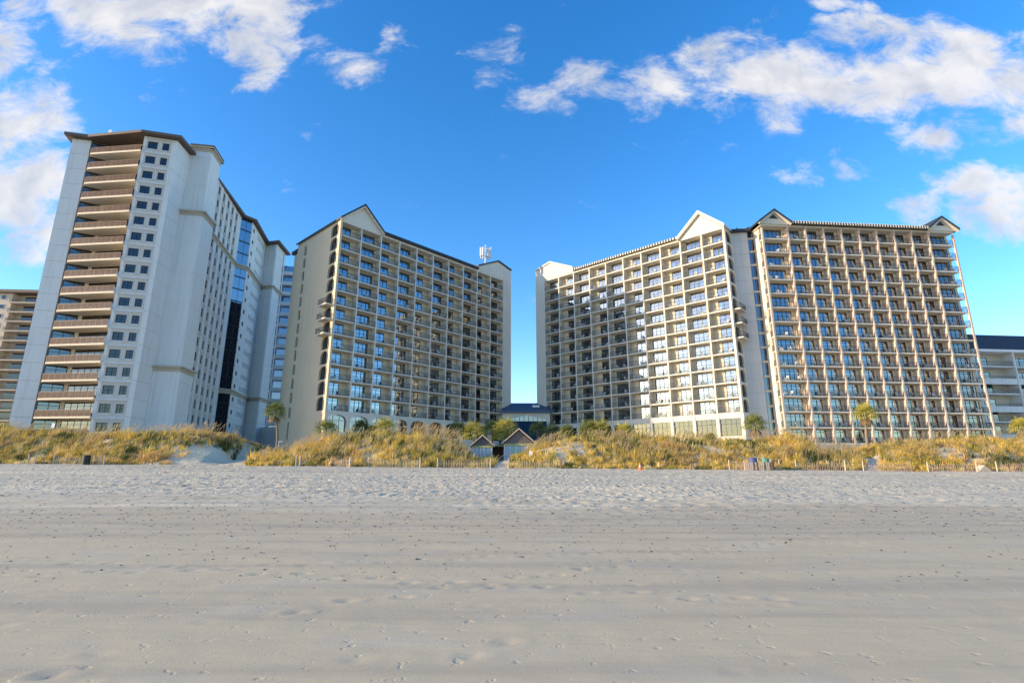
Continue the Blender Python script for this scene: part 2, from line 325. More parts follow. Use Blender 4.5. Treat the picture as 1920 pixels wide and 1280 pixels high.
def sand_mat():
    m, nt, N, L, b = newmat('sand'); b.inputs['Roughness'].default_value = .95; b.inputs['Specular IOR Level'].default_value = .15
    g = N.new('ShaderNodeNewGeometry'); sp = N.new('ShaderNodeSeparateXYZ'); L.new(g.outputs['Position'], sp.inputs[0])
    def noise(sc_, scl, det=5, rough=.55):
        mp = N.new('ShaderNodeMapping'); mp.inputs['Scale'].default_value = sc_; L.new(g.outputs['Position'], mp.inputs[0])
        n = N.new('ShaderNodeTexNoise'); n.inputs['Scale'].default_value = scl; n.inputs['Detail'].default_value = det; n.inputs['Roughness'].default_value = rough; L.new(mp.outputs[0], n.inputs['Vector']); return n.outputs[0]
    def mr(x, a, b_, c=0, d=1):
        n = N.new('ShaderNodeMapRange'); n.interpolation_type = 'SMOOTHSTEP'; L.new(x, n.inputs[0])
        for i, q in enumerate((a, b_, c, d)): n.inputs[i + 1].default_value = q
        return n.outputs[0]
    def mix(f, a, c, bl='MIX'):
        n = N.new('ShaderNodeMix'); n.data_type = 'RGBA'; n.blend_type = bl
        if isinstance(f, float): n.inputs[0].default_value = f
        else: L.new(f, n.inputs[0])
        for i, q in ((6, a), (7, c)):
            if isinstance(q, tuple): n.inputs[i].default_value = q + (1,)
            else: L.new(q, n.inputs[i])
        return n.outputs[2]
    def ma(op, a, b_):
        n = N.new('ShaderNodeMath'); n.operation = op
        for i, q in enumerate((a, b_)):
            if isinstance(q, (int, float)): n.inputs[i].default_value = q
            else: L.new(q, n.inputs[i])
        return n.outputs[0]
    drift = noise((.05, .16, .1), 1, 5)
    ymod = ma('ADD', sp.outputs[1], ma('MULTIPLY', ma('SUBTRACT', drift, .5), 34))
    dry = mr(ymod, 17, 30)                       # firm damp sand below, dry loose sand above the tide line
    c = mix(dry, (.615, .495, .315), (.665, .575, .41))
    streak = mr(noise((.06, .9, .3), 1.0, 6), .45, .68, 0, .42)
    c = mix(streak, c, (.335, .285, .22))
    c = mix(mr(noise((.3, .8, .5), 1.4, 6), .5, .75, 0, .3), c, (.60, .545, .46))
    wet = ma('MULTIPLY', mr(ymod, 12, 17), mr(ymod, 27, 20)); c = mix(ma('MULTIPLY', wet, .22), c, (.36, .30, .22))
    speck = mr(noise((1, 1, 1), 38, 2), .70, .76, 0, .75); c = mix(speck, c, (.18, .15, .12))
    shell = mr(noise((1, 1, 1), 17, 1), .74, .77, 0, .6); c = mix(shell, c, (.70, .66, .6))
    fine = noise((1, 1, 1), 160, 3, .7); c = mix(mr(fine, .3, .7, 0, .25), c, (.30, .255, .2))
    L.new(c, b.inputs['Base Color'])
    h = ma('ADD', ma('MULTIPLY', noise((.3, 1.2, 1), 2.2, 5, .5), .03), ma('MULTIPLY', noise((.7, 1, 1), 60, 4, .6), .0035))
    h = ma('ADD', h, ma('MULTIPLY', noise((1, 1, 1), 220, 2, .7), .0025))
    h = ma('ADD', h, ma('MULTIPLY', ma('MULTIPLY', noise((1, .8, 1), 3.4, 5, .6), mr(ymod, 22, 34)), .26))
    h = ma('ADD', h, ma('MULTIPLY', mr(noise((1, 1, 1), 4.5, 3, .5), .62, .74), -.012))
    bp = N.new('ShaderNodeBump'); bp.inputs['Strength'].default_value = .55; bp.inputs['Distance'].default_value = 1; L.new(h, bp.inputs['Height']); L.new(bp.outputs[0], b.inputs['Normal'])
    return m
me.materials.append(sand_mat())
tag(ob('sand_beach', me), kind='structure')
sea = MB().poly([(-1500, -1500, -.9), (1500, -1500, -.9), (1500, -36, -.9), (-1500, -36, -.9)])
plain('sea_water', (.05, .09, .10), .15, .2, .05, .4, .6, spec=.6)
tag(ob('sea_water', sea.mesh('sea_water', 'sea_water')), kind='structure')

# ------------------------------------------------------------------ hotel bays
FH = 2.75; Z13 = 11.6                       # lowest balcony slab of the two angled blocks
BASE = 4.4
def bars(mb, p, q, h, z0=.08, step=.12, t=.008, top=.026):
    """railing between two floor points p, q"""
    p = Vector((*p, 0)); q = Vector((*q, 0)); d = q - p; Ln = d.length; d.normalize(); n = Vector((-d.y, d.x, 0))
    def bar(a, b, za, zb, w):
        A = p + d * a; B = p + d * b; o = n * w
        mb.add([A - o + Vector((0, 0, za)), B - o + Vector((0, 0, za)), B + o + Vector((0, 0, za)), A + o + Vector((0, 0, za)),
                A - o + Vector((0, 0, zb)), B - o + Vector((0, 0, zb)), B + o + Vector((0, 0, zb)), A + o + Vector((0, 0, zb))],
               [(0, 3, 2, 1), (4, 5, 6, 7), (0, 1, 5, 4), (1, 2, 6, 5), (2, 3, 7, 6), (3, 0, 4, 7)])
    bar(0, Ln, h - .05, h, top); bar(0, Ln, z0, z0 + .04, top * .8); bar(0, Ln, h - .2, h - .17, .015)
    k = int(Ln / step)
    for i in range(k + 1):
        x = Ln * i / k
        if i in (0, k): bar(max(0, x - .025), min(Ln, x + .025), 0, h, .025)
        else: bar(x - t, x + t, z0, h - .17, t)
def bay_meshes(key, w, door, npane, right, wallmat, slabmat, depth=1.7, off=.3):
    """meshes of one balcony bay w wide (origin: left front corner at slab top)"""
    x0 = w - off - door if right else off; x1 = x0 + door; H = FH - .22; D = dict()
    D['slab'] = MB().box(.13, w - .13, 0, depth, -.22, 0).mesh(key + '_slab', slabmat)
    D['wall'] = MB().slabwall(.13, w - .13, .0, H, depth, [(x0, x1, .02, 2.36)], .16).mesh(key + '_wall', wallmat)
    f = MB(); y = depth + .05
    f.box(x0, x0 + .07, y, y + .09, .02, 2.36); f.box(x1 - .07, x1, y, y + .09, .02, 2.36); f.box(x0 + .07, x1 - .07, y, y + .09, 2.29, 2.36); f.box(x0 + .07, x1 - .07, y, y + .09, .02, .09)
    f.box(x0 + .07, x1 - .07, y + .01, y + .08, 1.9, 1.97)
    pw = (door - .14) / npane
    for i in range(1, npane): f.box(x0 + .07 + pw * i - .055, x0 + .07 + pw * i + .055, y + .005, y + .085, .09, 2.29)
    D['frame'] = f.mesh(key + '_frame', 'metal_dark')
    D['pane'] = MB().box(.04, pw - .04, .03, .045, .09, 2.29).mesh(key + '_pane', 'glass_door')
    D['pane_x'] = [(x0 + .07 + pw * i, y, 0) for i in range(npane)]
    r = MB(); bars(r, (.14, .07), (w - .14, .07), 1.08); D['rail'] = r.mesh(key + '_rail', 'rail_dark')
    D['curt'] = []
    for fr, to, mat in ((0, 1, 'curtain'), (0, .42, 'curtain'), (.6, 1, 'curtain'), (0, .85, 'curtain'), (.3, 1, 'curtain_tan'), (0, .2, 'curtain_dark'), (.8, 1, 'curtain'), (.45, 1, 'curtain_dark')):
        c = MB(); a = x0 + .08 + (door - .16) * fr; b = x0 + .08 + (door - .16) * to; n = max(4, int((b - a) / .09)); yy = y + .3
        for i in range(n):
            xa_ = a + (b - a) * i / n; xb_ = a + (b - a) * (i + 1) / n; ya_, yb_ = (yy, yy + .06) if i % 2 else (yy + .06, yy)
            c.poly([(xa_, ya_, .06), (xb_, yb_, .06), (xb_, yb_, 2.25), (xa_, ya_, 2.25)])
        D['curt'].append(c.mesh(key + '_curtain', mat))
    lx = (x0 - .35) if right else (x1 + .35)
    D['lamp'] = MB().box(lx - .07, lx + .07, depth - .12, depth, 1.85, 2.05).mesh(key + '_lamp', 'white_paint')
    D['w'] = w; D['door'] = (x0, x1); D['depth'] = depth
    return D
def chair_mesh(mat='plastic_white'):
    c = MB()
    c.box(-.24, .24, -.22, .24, .40, .44)
    for sx in (-1, 1):
        for sy in (-1, 1): c.box(sx * .22 - .025, sx * .22 + .025, sy * .21 - .025, sy * .21 + .025, 0, .40)
        c.box(sx * .27 - .03, sx * .27 + .03, -.2, .26, .62, .655); c.box(sx * .27 - .025, sx * .27 + .025, -.2, -.15, .44, .62)
    for i in range(5): c.poly([(-.22 + .09 * i, .24, .44), (-.22 + .09 * i + .065, .24, .44), (-.22 + .09 * i + .065, .34, .93), (-.22 + .09 * i, .34, .93)])
    for i in range(5): c.poly([(-.22 + .09 * i, .27, .44), (-.22 + .09 * i, .37, .93), (-.22 + .09 * i + .065, .37, .93), (-.22 + .09 * i + .065, .27, .44)])
    c.add([(-.24, .33, .93), (.24, .33, .93), (.24, .385, .93), (-.24, .385, .93), (-.2, .34, 1.0), (.2, .34, 1.0), (.2, .39, 1.0), (-.2, .39, 1.0)],
          [(4, 5, 6, 7), (0, 1, 5, 4), (1, 2, 6, 5), (2, 3, 7, 6), (3, 0, 4, 7)])
    return c.mesh('chair', mat)
CHAIR = chair_mesh()
TABLE = MB().lathe([(.02, 0), (.28, .0), (.28, .03), (.03, .05), (.03, .62), (.36, .64), (.36, .67), (.02, .68)], 10).mesh('table', 'plastic_white')
CHAIRS = []                                   # (world matrix, distance, label words)
def furnish(root, x, z, D, words, p=.9):
    if rng.random() > p: return
    M = Matrix.Translation(root.location) @ Matrix.Rotation(root.rotation_euler.z, 4, 'Z')
    w = D['w']; k = rng.integers(0, 6)
    spots = [[(w * .3, 'left'), (w * .72, 'right')], [(w * .62, 'left'), (w * .82, 'right')], [(w * .55, 'only')], [(w * .22, 'left'), (w * .45, 'right')], [(w * .35, 'left'), (w * .8, 'right')], [(w * .7, 'only')]][k]
    for sx, wd in spots:
        m = M @ Matrix.Translation((x + sx, .62 + .45 * rng.random(), z)) @ Matrix.Rotation(rng.uniform(-1.3, 1.3), 4, 'Z')
        CHAIRS.append((m, wd, words))
def balcony(root, x, zl, D, open_p=.2):
    b = ob('balcony', D['slab'], root, (x, 0, zl))
    ob('back_wall', D['wall'], b); ob('door_frame', D['frame'], b); ob('railing', D['rail'], b)
    for p in D['pane_x']: ob('glass_pane', D['pane'], b, p)
    if rng.random() > open_p: ob('curtain', D['curt'][rng.choice(8, p=[.14, .17, .17, .1, .1, .12, .1, .1])], b)
    ob('wall_lamp', D['lamp'], b)
    return b
def eave(root, name, x0, x1, z, over=.9, h=1.1, back=5, ribs='roof_dark', mat='roof_dark', step=.62):
    """sloping roof edge with standing ribs along the facade"""
    e = MB(); e.xprism([(0, 0)] * 0, 0, 0) if False else None
    y0 = -over
    e.add([(x0, y0, z), (x1, y0, z), (x1, y0, z + .5), (x0, y0, z + .5), (x0, y0 + back, z + h + .5), (x1, y0 + back, z + h + .5), (x0, y0 + back, z), (x1, y0 + back, z)],
          [(0, 1, 2, 3), (3, 2, 5, 4), (0, 6, 7, 1), (0, 3, 4, 6), (1, 7, 5, 2), (6, 4, 5, 7)])
    o = ob(name, e.mesh('eave', mat), root)
    r = MB(); n = int((x1 - x0) / step)
    for i in range(n + 1):
        x = x0 + .08 + (x1 - x0 - .16) * i / n
        r.add([(x - .1, y0 - .05, z - .02), (x + .1, y0 - .05, z - .02), (x + .1, y0 - .05, z + .55), (x - .1, y0 - .05, z + .55), (x - .1, y0 + back * .6, z + h * .6 + .6), (x + .1, y0 + back * .6, z + h * .6 + .6), (x - .1, y0 + back * .6, z), (x + .1, y0 + back * .6, z)],
              [(0, 1, 2, 3), (3, 2, 5, 4), (0, 3, 4, 6), (1, 7, 5, 2)])
    rb = ob('roof_ribs', r.mesh('ribs', ribs), o); tag(rb, kind='stuff')
    return o
def gable(root, x0, x1, xp, zb, zp, y0=-.05, depth=17, mat='stucco_pale', trim='roof_dark', over=.7, vent=False):
    """front gable wall with a ridged roof running back from it"""
    g = ob('gable', MB().xprism([(x0, zb), (x1, zb), (x1, zb + .35), (xp, zp - .25), (x0, zb + .35)], y0, y0 + .3).mesh('gable', mat), root)
    r = MB()
    for xa_, sgn in ((x0, -1), (x1, 1)):
        ex = xa_ + sgn * .45; sl = (zp - zb - .6) / (xp - xa_); ez = zb + .35 + sl * (ex - xa_)
        pts = [(ex, ez), (xp, zp - .25), (xp, zp + .15), (ex, ez + .4)]
        if sgn > 0: pts = pts[::-1]
        r.xprism(pts, y0 - over, y0 + depth)
    ob('gable_roof', r.mesh('gable_roof', trim), g)
    t = MB()
    for xa_, sgn in ((x0, -1), (x1, 1)):
        ex = xa_ + sgn * .3; sl = (zp - zb - .6) / (xp - xa_); ez = zb + .35 + sl * (ex - xa_)
        pts = [(ex, ez - .3), (xp, zp - .6), (xp, zp - .3), (ex, ez - .02)]
        if sgn > 0: pts = pts[::-1]
        t.xprism(pts, y0 - over + .1, y0 - .02)
    ob('bargeboard', t.mesh('bargeboard', mat), g)
    if vent:
        m = (zb + zp) / 2 - .3
        ob('vent', MB().xprism([(xp - .95, m), (xp + .95, m), (xp, m + .85)], y0 - .06, y0 + .02).mesh('vent', 'roof_dark'), g)
    return g
def hotel_block(name, label, P, Q, mirror, endsolid, wallmat, words):
    P = Vector(P); Q = Vector(Q); d = Q - P; Lf = d.length; ang = math.atan2(d.y, d.x)
    root = thing(name, label, 'hotel', (P.x, P.y, BASE), ang); z = lambda h: h - BASE
    nb = 10; w = Lf / nb; top = Z13 + 13 * FH
    xs = [i * w for i in range(nb + 1)]
    two = bay_meshes(words + 'two', w, 2.05, 2, mirror, 'room_wall', 'slab', 1.45, .85); three = bay_meshes(words + 'three', w, 2.95, 3, mirror, 'room_wall', 'slab', 1.45, .85)
    pier = MB().box(-.13, .13, -.06, 1.46, 0, top - Z13 + FH * .0 + .4).mesh('pier', wallmat)
    for i in range(1, nb): ob('pier', pier, root, (xs[i], 0, z(Z13 - .24)))
    for r in range(13):
        zl = Z13 + FH * (12 - r)
        for i in range(nb):
            D = (two, three)[(i + (1 if mirror else 0)) % 2]
            far = (i >= 6) if not mirror else (i < 4)
            balcony(root, xs[i], z(zl), D, .55 if far and r > 2 else .12)
            furnish(root, xs[i], z(zl), D, (r, i, words), .93)
    ob('roof_slab', MB().box(.0, Lf, -.03, 6, z(top - .22), z(top + .2)).mesh('roof_slab', 'slab'), root)
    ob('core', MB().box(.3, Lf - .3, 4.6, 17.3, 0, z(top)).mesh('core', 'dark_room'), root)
    return root, Lf, w, xs, z, top
def arch_end(root, z, mirror, Lf, top, wallmat, depth=17.4, xpl=0):
    """end wall with arched openings next to the front corner and slits near the back; local frame turned onto the end face"""
    # face frame: u runs from back to front (left end) or front to back (right end)
    if not mirror: M = Matrix(((0, 1, 0, 0), (-1, 0, 0, 0), (0, 0, 1, 0), (0, 0, 0, 1)))        # (u,v,z)->(v,-u,z): u=-y, outward -x
    else: M = Matrix(((0, -1, 0, Lf), (1, 0, 0, 0), (0, 0, 1, 0), (0, 0, 0, 1)))               # u=y, outward +x
    U = (lambda y0, y1: (-y1, -y0)) if not mirror else (lambda y0, y1: (y0, y1))
    ops = []
    for k in range(13):
        zl = Z13 + FH * k; a = U(.65, 3.4); ops.append((a[0], a[1], z(zl + .0), z(zl + 2.4), .8))
        if not mirror:
            b = U(13.3, 14.3); ops.append((b[0], b[1], z(zl - .5), z(zl + 1.6), .5))
    if not mirror: b = U(13.4, 14.15); ops.append((b[0], b[1], z(6.9), z(10.2), 0))
    u0, u1 = U(-.06, depth)
    w = MB(M); w.slabwall(u0, u1, 0, z(top + .35), -.13, ops, .4)
    wall = ob('end_wall', w.mesh('end_wall', wallmat), root)
    for o in ops:
        big = o[1] - o[0] > 1
        p = MB(M); p.box(o[0] - .02, o[1] + .02, .2, .23, o[2] - .02, o[3] + .02); pn = ob('arched_window', p.mesh('arched_window', 'glass_dark'), root)
        if big:
            f = MB(M); m = (o[0] + o[1]) / 2
            f.box(m - .03, m + .03, .12, .19, o[2], o[3]); f.box(o[0], o[1], .12, .19, o[2] + 1.0, o[2] + 1.06)
            ob('window_bars', f.mesh('window_bars', 'metal_dark'), pn)
    for k in (5, 6, 7):
        zl = Z13 + FH * k; a = U(.5, 3.6); s = MB(M); s.box(a[0], a[1], -1.45, -.135, z(zl) - .22, z(zl))
        b = ob('corner_balcony', s.mesh('corner_balcony', 'slab'), root)
        r = MB(M @ Matrix.Translation((0, 0, z(zl)))); bars(r, (a[0] + .04, -1.4), (a[1] - .04, -1.4), 1.08, step=.11); bars(r, (a[0] + .04, -.16), (a[0] + .04, -1.4), 1.08); bars(r, (a[1] - .04, -.16), (a[1] - .04, -1.4), 1.08)
        ob('railing', r.mesh('railing', 'rail_dark'), b)
    return wall
def end_gable(root, pts, z, top, trim):
    P = [(x, z(h)) for x, h in pts]
    g = ob('end_gable', MB().xprism([(P[0][0], z(top + .21)), (P[-1][0], z(top + .21))] + P[::-1], -.1, .3).mesh('end_gable', 'stucco_pale'), root)
    r = MB()
    for a, b in zip(P[:-1], P[1:]): r.xprism([a, b, (b[0], b[1] + .35), (a[0], a[1] + .35)], -.4, 12)
    ob('gable_roof', r.mesh('gable_roof', trim), g)
# ---------- left hotel block (in shade)
root, Lf, w, xs, z, top = hotel_block('hotel_block', 'beige balcony hotel block with arched ground floor, standing in shade left of the gap', (-32.2, 90.6), (-2.2, 123.0), False, True, 'stucco_pale', 'shaded left hotel')
arch_end(root, z, False, Lf, top, 'stucco')
ob('rear_wall', MB().box(.9, 6, 17.3, 21.0, 0, z(46.6)).mesh('rear_wall', 'stucco'), root)
ob('rear_roof', MB().box(.4, 6, 17.0, 21.5, z(46.6), z(47.3)).mesh('rear_roof', 'roof_dark'), root)
gable(root, 0, 2 * w, w, z(top + .1), z(52.1), depth=17.8)
eave(root, 'eave', 2 * w + .45, 8 * w - .1, z(top + .2), over=.55)
end_gable(root, [(8 * w, 48.4), (Lf - 2.0, 51.6), (Lf + 2.7, 50.5)], z, top, 'roof_dark')
ob('stair_wall', MB().box(Lf - .12, Lf + 2.7, -.15, 12, 0, z(top + .35)).mesh('stair_wall', 'stucco_pale'), root)
ops = [(xs[i] + .35, xs[i + 1] - .35, z(7.9), z(10.95), .85) for i in range(10)]
ob('arcade_wall', MB().slabwall(-.1, Lf - .12, 0, z(Z13 - .24), -.08, ops, .5).mesh('arcade_wall', 'stucco_pale'), root)
def glazing(root, o, y, n, glassmat, framemat='metal_dark', name='ground_window'):
    f = MB(); f.box(o[0], o[1], y, y + .1, o[3] - 1.0, o[3] - .93)
    for k in range(n + 1):
        x = o[0] + (o[1] - o[0]) * k / n; f.box(x - .035, x + .035, y - .005, y + .105, o[2], o[3])
    wd = ob(name, f.mesh(name, framemat), root)
    pw = (o[1] - o[0]) / n
    for k in range(n): ob('glass_pane', MB().box(o[0] + pw * k + .03, o[0] + pw * (k + 1) - .03, y + .03, y + .06, o[2], o[3]).mesh('glass_pane', glassmat), wd)
    return wd
for i, o in enumerate(ops): glazing(root, o, .3, 3, 'glass_tint' if i < 4 else 'glass_dark')
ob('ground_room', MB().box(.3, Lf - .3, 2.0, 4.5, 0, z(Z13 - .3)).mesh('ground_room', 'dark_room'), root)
HB = root
# ---------- right hotel block (sunlit, angled)
root, Lf, w, xs, z, top = hotel_block('hotel_block', 'beige balcony hotel block right of the gap, its near gable end glowing in sun', (8.1, 123.6), (41.1, 93.6), True, True, 'stucco_pale', 'angled right hotel')
arch_end(root, z, True, Lf, top, 'stucco_pale', 8)
gable(root, Lf - 2 * w, Lf, Lf - w, z(top + .1), z(52.1), depth=17.8, trim='roof_rib')
eave(root, 'eave', 2 * w + .1, Lf - 2 * w - .45, z(top + .2), over=.55, ribs='roof_rib')
end_gable(root, [(-2.7, 50.5), (2.0, 51.6), (2 * w, 48.4)], z, top, 'roof_rib')
ob('stair_wall', MB().box(-2.7, .12, -.15, 12, 0, z(top + .35)).mesh('stair_wall', 'stucco_pale'), root)
ops = [(xs[i] + .35, xs[i + 1] - .35, z(7.4), z(10.55)) for i in range(10)]
ob('ground_wall', MB().slabwall(.12, Lf + .1, z(6.6), z(Z13 - .24), -.04, ops, .4).mesh('ground_wall', 'stucco_pale'), root)
for i in range(11): ob('ground_pier', MB().box(xs[i] - .26, xs[i] + .26, -.16, .5, 0, z(Z13 - .28)).mesh('ground_pier', 'stucco_pale'), root)
for i, o in enumerate(ops): glazing(root, o, .2, 4, 'glass_dark' if i < 5 else 'glass_lobby')
ob('ground_room', MB().box(.3, Lf - .3, 1.4, 4.5, 0, z(Z13 - .3)).mesh('ground_room', 'lobby_blind'), root)
HC = root
# ---------- frontal hotel wing
def frontal_wing():
    P = Vector((48.0, 92.5)); Q = Vector((87.5, 95.9)); d = Q - P; Lf = d.length; ang = math.atan2(d.y, d.x)
    root = thing('hotel_wing', 'wide fifteen-storey balcony hotel wing facing the beach with two vented end gables', 'hotel', (P.x, P.y, BASE), ang); z = lambda h: h - BASE
    ww = 5.2; nw = (Lf - 2 * ww) / 8; xs = [0, ww] + [ww + nw * i for i in range(1, 9)] + [Lf]; Z15 = Z13 - 2 * FH; top = Z13 + 13 * FH - 1.0
    wide = bay_meshes('wide', ww, 3.6, 4, False, 'room_wall', 'slab', 1.25, 1.0); nar = bay_meshes('narrow', nw, 2.05, 2, False, 'room_wall', 'slab', 1.25, 1.0); nar3 = bay_meshes('narrow3', nw, 2.3, 3, False, 'room_wall', 'slab', 1.25, .95)
    # partition with a scalloped front edge between the floors
    pr = MB()
    prof = [(0, -.24)]
    n = 8
    edge = [(-.2 + .2 * math.sin(math.pi * k / n) ** .8, -.24 + FH * k / n) for k in range(n + 1)]
    pts = edge + [(1.27, FH - .24), (1.27, -.24)]
    m = len(pts); pr.add([(-.15, y, zz) for y, zz in pts] + [(.15, y, zz) for y, zz in pts], [tuple(range(m)), tuple(range(2 * m - 1, m - 1, -1))] + [(k, m + k, m + (k + 1) % m, (k + 1) % m) for k in range(m)])
    part = pr.mesh('partition', 'stucco_pink')
    for r in range(15):
        zl = Z15 + FH * (14 - r)
        for i in range(10):
            D = wide if i in (0, 9) else (nar3 if i == 8 else nar); b = balcony(root, xs[i], z(zl), D, .1); furnish(root, xs[i], z(zl), D, (r, i, 'wide frontal wing'), .9)
            if i: ob('partition', part, b)
    for x in (0, Lf): ob('corner_post', MB().box(x - .16, x + .16, -.12, .22, 0, z(top + .4)).mesh('corner_post', 'stucco_pink'), root)
    for r in range(15):
        q = MB(); bars(q, (Lf - .05, .24), (Lf - .05, 1.26), 1.08); bars(q, (.05, .24), (.05, 1.26), 1.08); ob('side_railing', q.mesh('side_railing', 'rail_dark'), root, (0, 0, z(Z15 + FH * r)))
    ob('roof_slab', MB().box(-.2, Lf + .2, -.03, 6, z(top + .8), z(top + 1.1)).mesh('roof_slab', 'slab'), root)
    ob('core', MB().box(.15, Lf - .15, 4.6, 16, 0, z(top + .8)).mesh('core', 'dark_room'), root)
    for x0, x1 in ((.1, .35), (Lf - .35, Lf - .1)): ob('end_wall', MB().box(x0, x1, 1.5, 16.1, 0, z(top + .85)).mesh('end_wall', 'stucco_pale'), root)
    ob('base_wall', MB().box(0, Lf, -.1, .3, 0, z(Z15 - .23)).mesh('base_wall', 'stucco_pink'), root)
    gable(root, -.5, ww + .1, ww / 2 - .2, z(top + 1.1), z(top + 3.9), y0=-.3, depth=14, over=.7, vent=True)
    gable(root, Lf - ww - .1, Lf + .4, Lf - ww / 2 + .1, z(top + 1.1), z(top + 3.9), y0=-.3, depth=14, over=.7, vent=True)
    eave(root, 'eave', ww + .6, Lf - ww - .6, z(top + 1.12), over=.9, h=1.0, ribs='roof_rib', step=.55)
    return root
HD = frontal_wing()
# ---------- lift tower between the two right-hand wings
t = thing('lift_tower', 'grey concrete tower with blue glass strip wedged between the two right-hand hotel wings', 'tower', (43.2, 96.3, BASE), math.atan2(-.6, 4.0))
for k in range(16):
    ob('wall_panel', MB().box(0, 3.5, 0, .3, .0, FH - .04).mesh('wall_panel', 'concrete_grey') if k == 0 else bpy.data.meshes['wall_panel'], t, (0, 0, 1.1 - .02 + FH * (k - .45)))
ob('tower_core', MB().box(.05, 4.6, .12, 9, 0, 42.9).mesh('tower_core', 'concrete_grey'), t)
for k in range(16):
    zz = 1.2 + FH * (k - .3)
    p = ob('glass_pane', MB().box(3.55, 4.06, -.05, 0.0, 0, 2.35).mesh('lift_glass', 'glass_blue') if k == 0 else bpy.data.meshes['lift_glass'], t, (0, 0, zz)); ob('glass_pane', bpy.data.meshes['lift_glass'], t, (.56, .0, zz))
    ob('spandrel', MB().box(3.52, 4.64, -.12, .1, -.4, 0).mesh('spandrel', 'tower_trim') if k == 0 else bpy.data.meshes['spandrel'], t, (0, 0, zz))
ob('mullion', MB().box(4.05, 4.12, -.1, .05, 0, 42.9).mesh('mullion', 'metal_dark'), t)
ob('tower_roof', MB().prism([(-.5, -.6), (4.8, -.6), (4.8, 9), (-.5, 9)], 42.9, 43.5).mesh('tower_roof', 'roof_dark'), t)
rc = ob('roof_hatch', MB().xprism([(2.4, 43.5), (4.6, 43.5), (2.4, 45.2)], 2.5, 5.5).mesh('roof_hatch', 'roof_dark'), t)
# ---------- lobby link
t = thing('lobby_link', 'low lobby building with blue seamed roof and peaked glass strip between the hotels', 'building', (-.4, 122, BASE))
z = lambda h: h - BASE
Lw = 7.6
ob('front_wall', MB().slabwall(-1.8, Lw + 1.6, 0, z(14.3), 0, [(-1.0, Lw + .8, z(6), z(13.75))], .4).mesh('front_wall', 'stucco_pale'), t)
ob('gable_infill', MB().xprism([(-1.0, z(12.75)), (Lw / 2 - .1, z(13.72)), (Lw + .8, z(12.75)), (Lw + .8, z(13.76)), (-1.0, z(13.76))], .05, .35).mesh('gable_infill', 'stucco_pale'), t)
f = MB(); f.box(-1.0, Lw + .8, -.08, .2, z(12.25), z(12.4)); ht = lambda x: z(12.75) + .97 * (1 - abs(x - Lw / 2 + .1) / (Lw / 2 + .9))
gf = None
n = 9; fr = MB()
for k in range(n + 1):
    x = -1.0 + (Lw + 1.8) * k / n; fr.box(x - .06, x + .06, -.03, .12, z(12.4), max(ht(x), z(12.6)))
fr.v += []; fr.box(-1.0, Lw + .8, -.08, .2, z(12.25), z(12.4))
gf = ob('strip_window', fr.mesh('strip_window', 'metal_dark'), t)
for k in range(n):
    xa_ = -1.0 + (Lw + 1.8) * k / n; xb_ = -1.0 + (Lw + 1.8) * (k + 1) / n; m_ = MB(); xm = Lw / 2 - .1
    pts = [(xa_, z(12.4)), (xb_, z(12.4)), (xb_, ht(xb_))] + ([(xm, ht(xm))] if xa_ < xm < xb_ else []) + [(xa_, ht(xa_))]
    ob('glass_pane', m_.xprism(pts, .03, .06).mesh('glass_pane', 'glass_blue'), gf)
n = 14
for k in range(n):
    xa_ = -1.0 + (Lw + 1.8) * k / n; xb_ = -1.0 + (Lw + 1.8) * (k + 1) / n
    ob('sloped_pane', MB().add([(xa_ + .03, -.02, z(12.2)), (xb_ - .03, -.02, z(12.2)), (xb_ - .03, -3.5, z(6)), (xa_ + .03, -3.5, z(6)), (xa_ + .03, .08, z(12.2)), (xb_ - .03, .08, z(12.2)), (xb_ - .03, -3.4, z(6)), (xa_ + .03, -3.4, z(6))],
       [(0, 3, 2, 1), (4, 5, 6, 7), (0, 4, 7, 3), (1, 2, 6, 5), (0, 1, 5, 4)]) or None, t) if False else None
    sm = MB(); sm.add([(xa_ + .03, -.02, z(12.2)), (xb_ - .03, -.02, z(12.2)), (xb_ - .03, -3.5, z(6)), (xa_ + .03, -3.5, z(6)), (xa_ + .03, .08, z(12.2)), (xb_ - .03, .08, z(12.2)), (xb_ - .03, -3.4, z(6)), (xa_ + .03, -3.4, z(6))],
       [(0, 3, 2, 1), (4, 5, 6, 7), (0, 4, 7, 3), (1, 2, 6, 5), (0, 1, 5, 4)]); ob('sloped_pane', sm.mesh('sloped_pane', 'glass_dark'), t)
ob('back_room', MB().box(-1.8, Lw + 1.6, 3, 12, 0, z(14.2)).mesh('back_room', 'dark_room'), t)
rf = MB(); rf.add([(-2.0, -.7, z(14.3)), (Lw + 1.8, -.7, z(14.3)), (Lw + 1.8, -.7, z(14.75)), (-2.0, -.7, z(14.75)), (-2.0, 3.5, z(17)), (Lw + 1.8, 3.5, z(17)), (-2.0, 12, z(14.3)), (Lw + 1.8, 12, z(14.3))],
      [(0, 1, 2, 3), (3, 2, 5, 4), (4, 5, 7, 6), (0, 6, 7, 1), (0, 3, 4, 6), (1, 7, 5, 2)])
rfo = ob('roof', rf.mesh('roof', 'roof_blue'), t)
for k in range(27):
    x = -1.9 + (Lw + 3.6) * k / 26; s = MB(); s.add([(x - .03, -.68, z(14.77)), (x + .03, -.68, z(14.77)), (x + .03, 3.5, z(17.0)), (x - .03, 3.5, z(17.0)), (x - .03, -.68, z(14.87)), (x + .03, -.68, z(14.87)), (x + .03, 3.5, z(17.12)), (x - .03, 3.5, z(17.12))],
        [(4, 5, 6, 7), (0, 1, 5, 4), (1, 2, 6, 5), (3, 0, 4, 7)]); ob('roof_seam', s.mesh('roof_seam', 'roof_blue'), rfo)
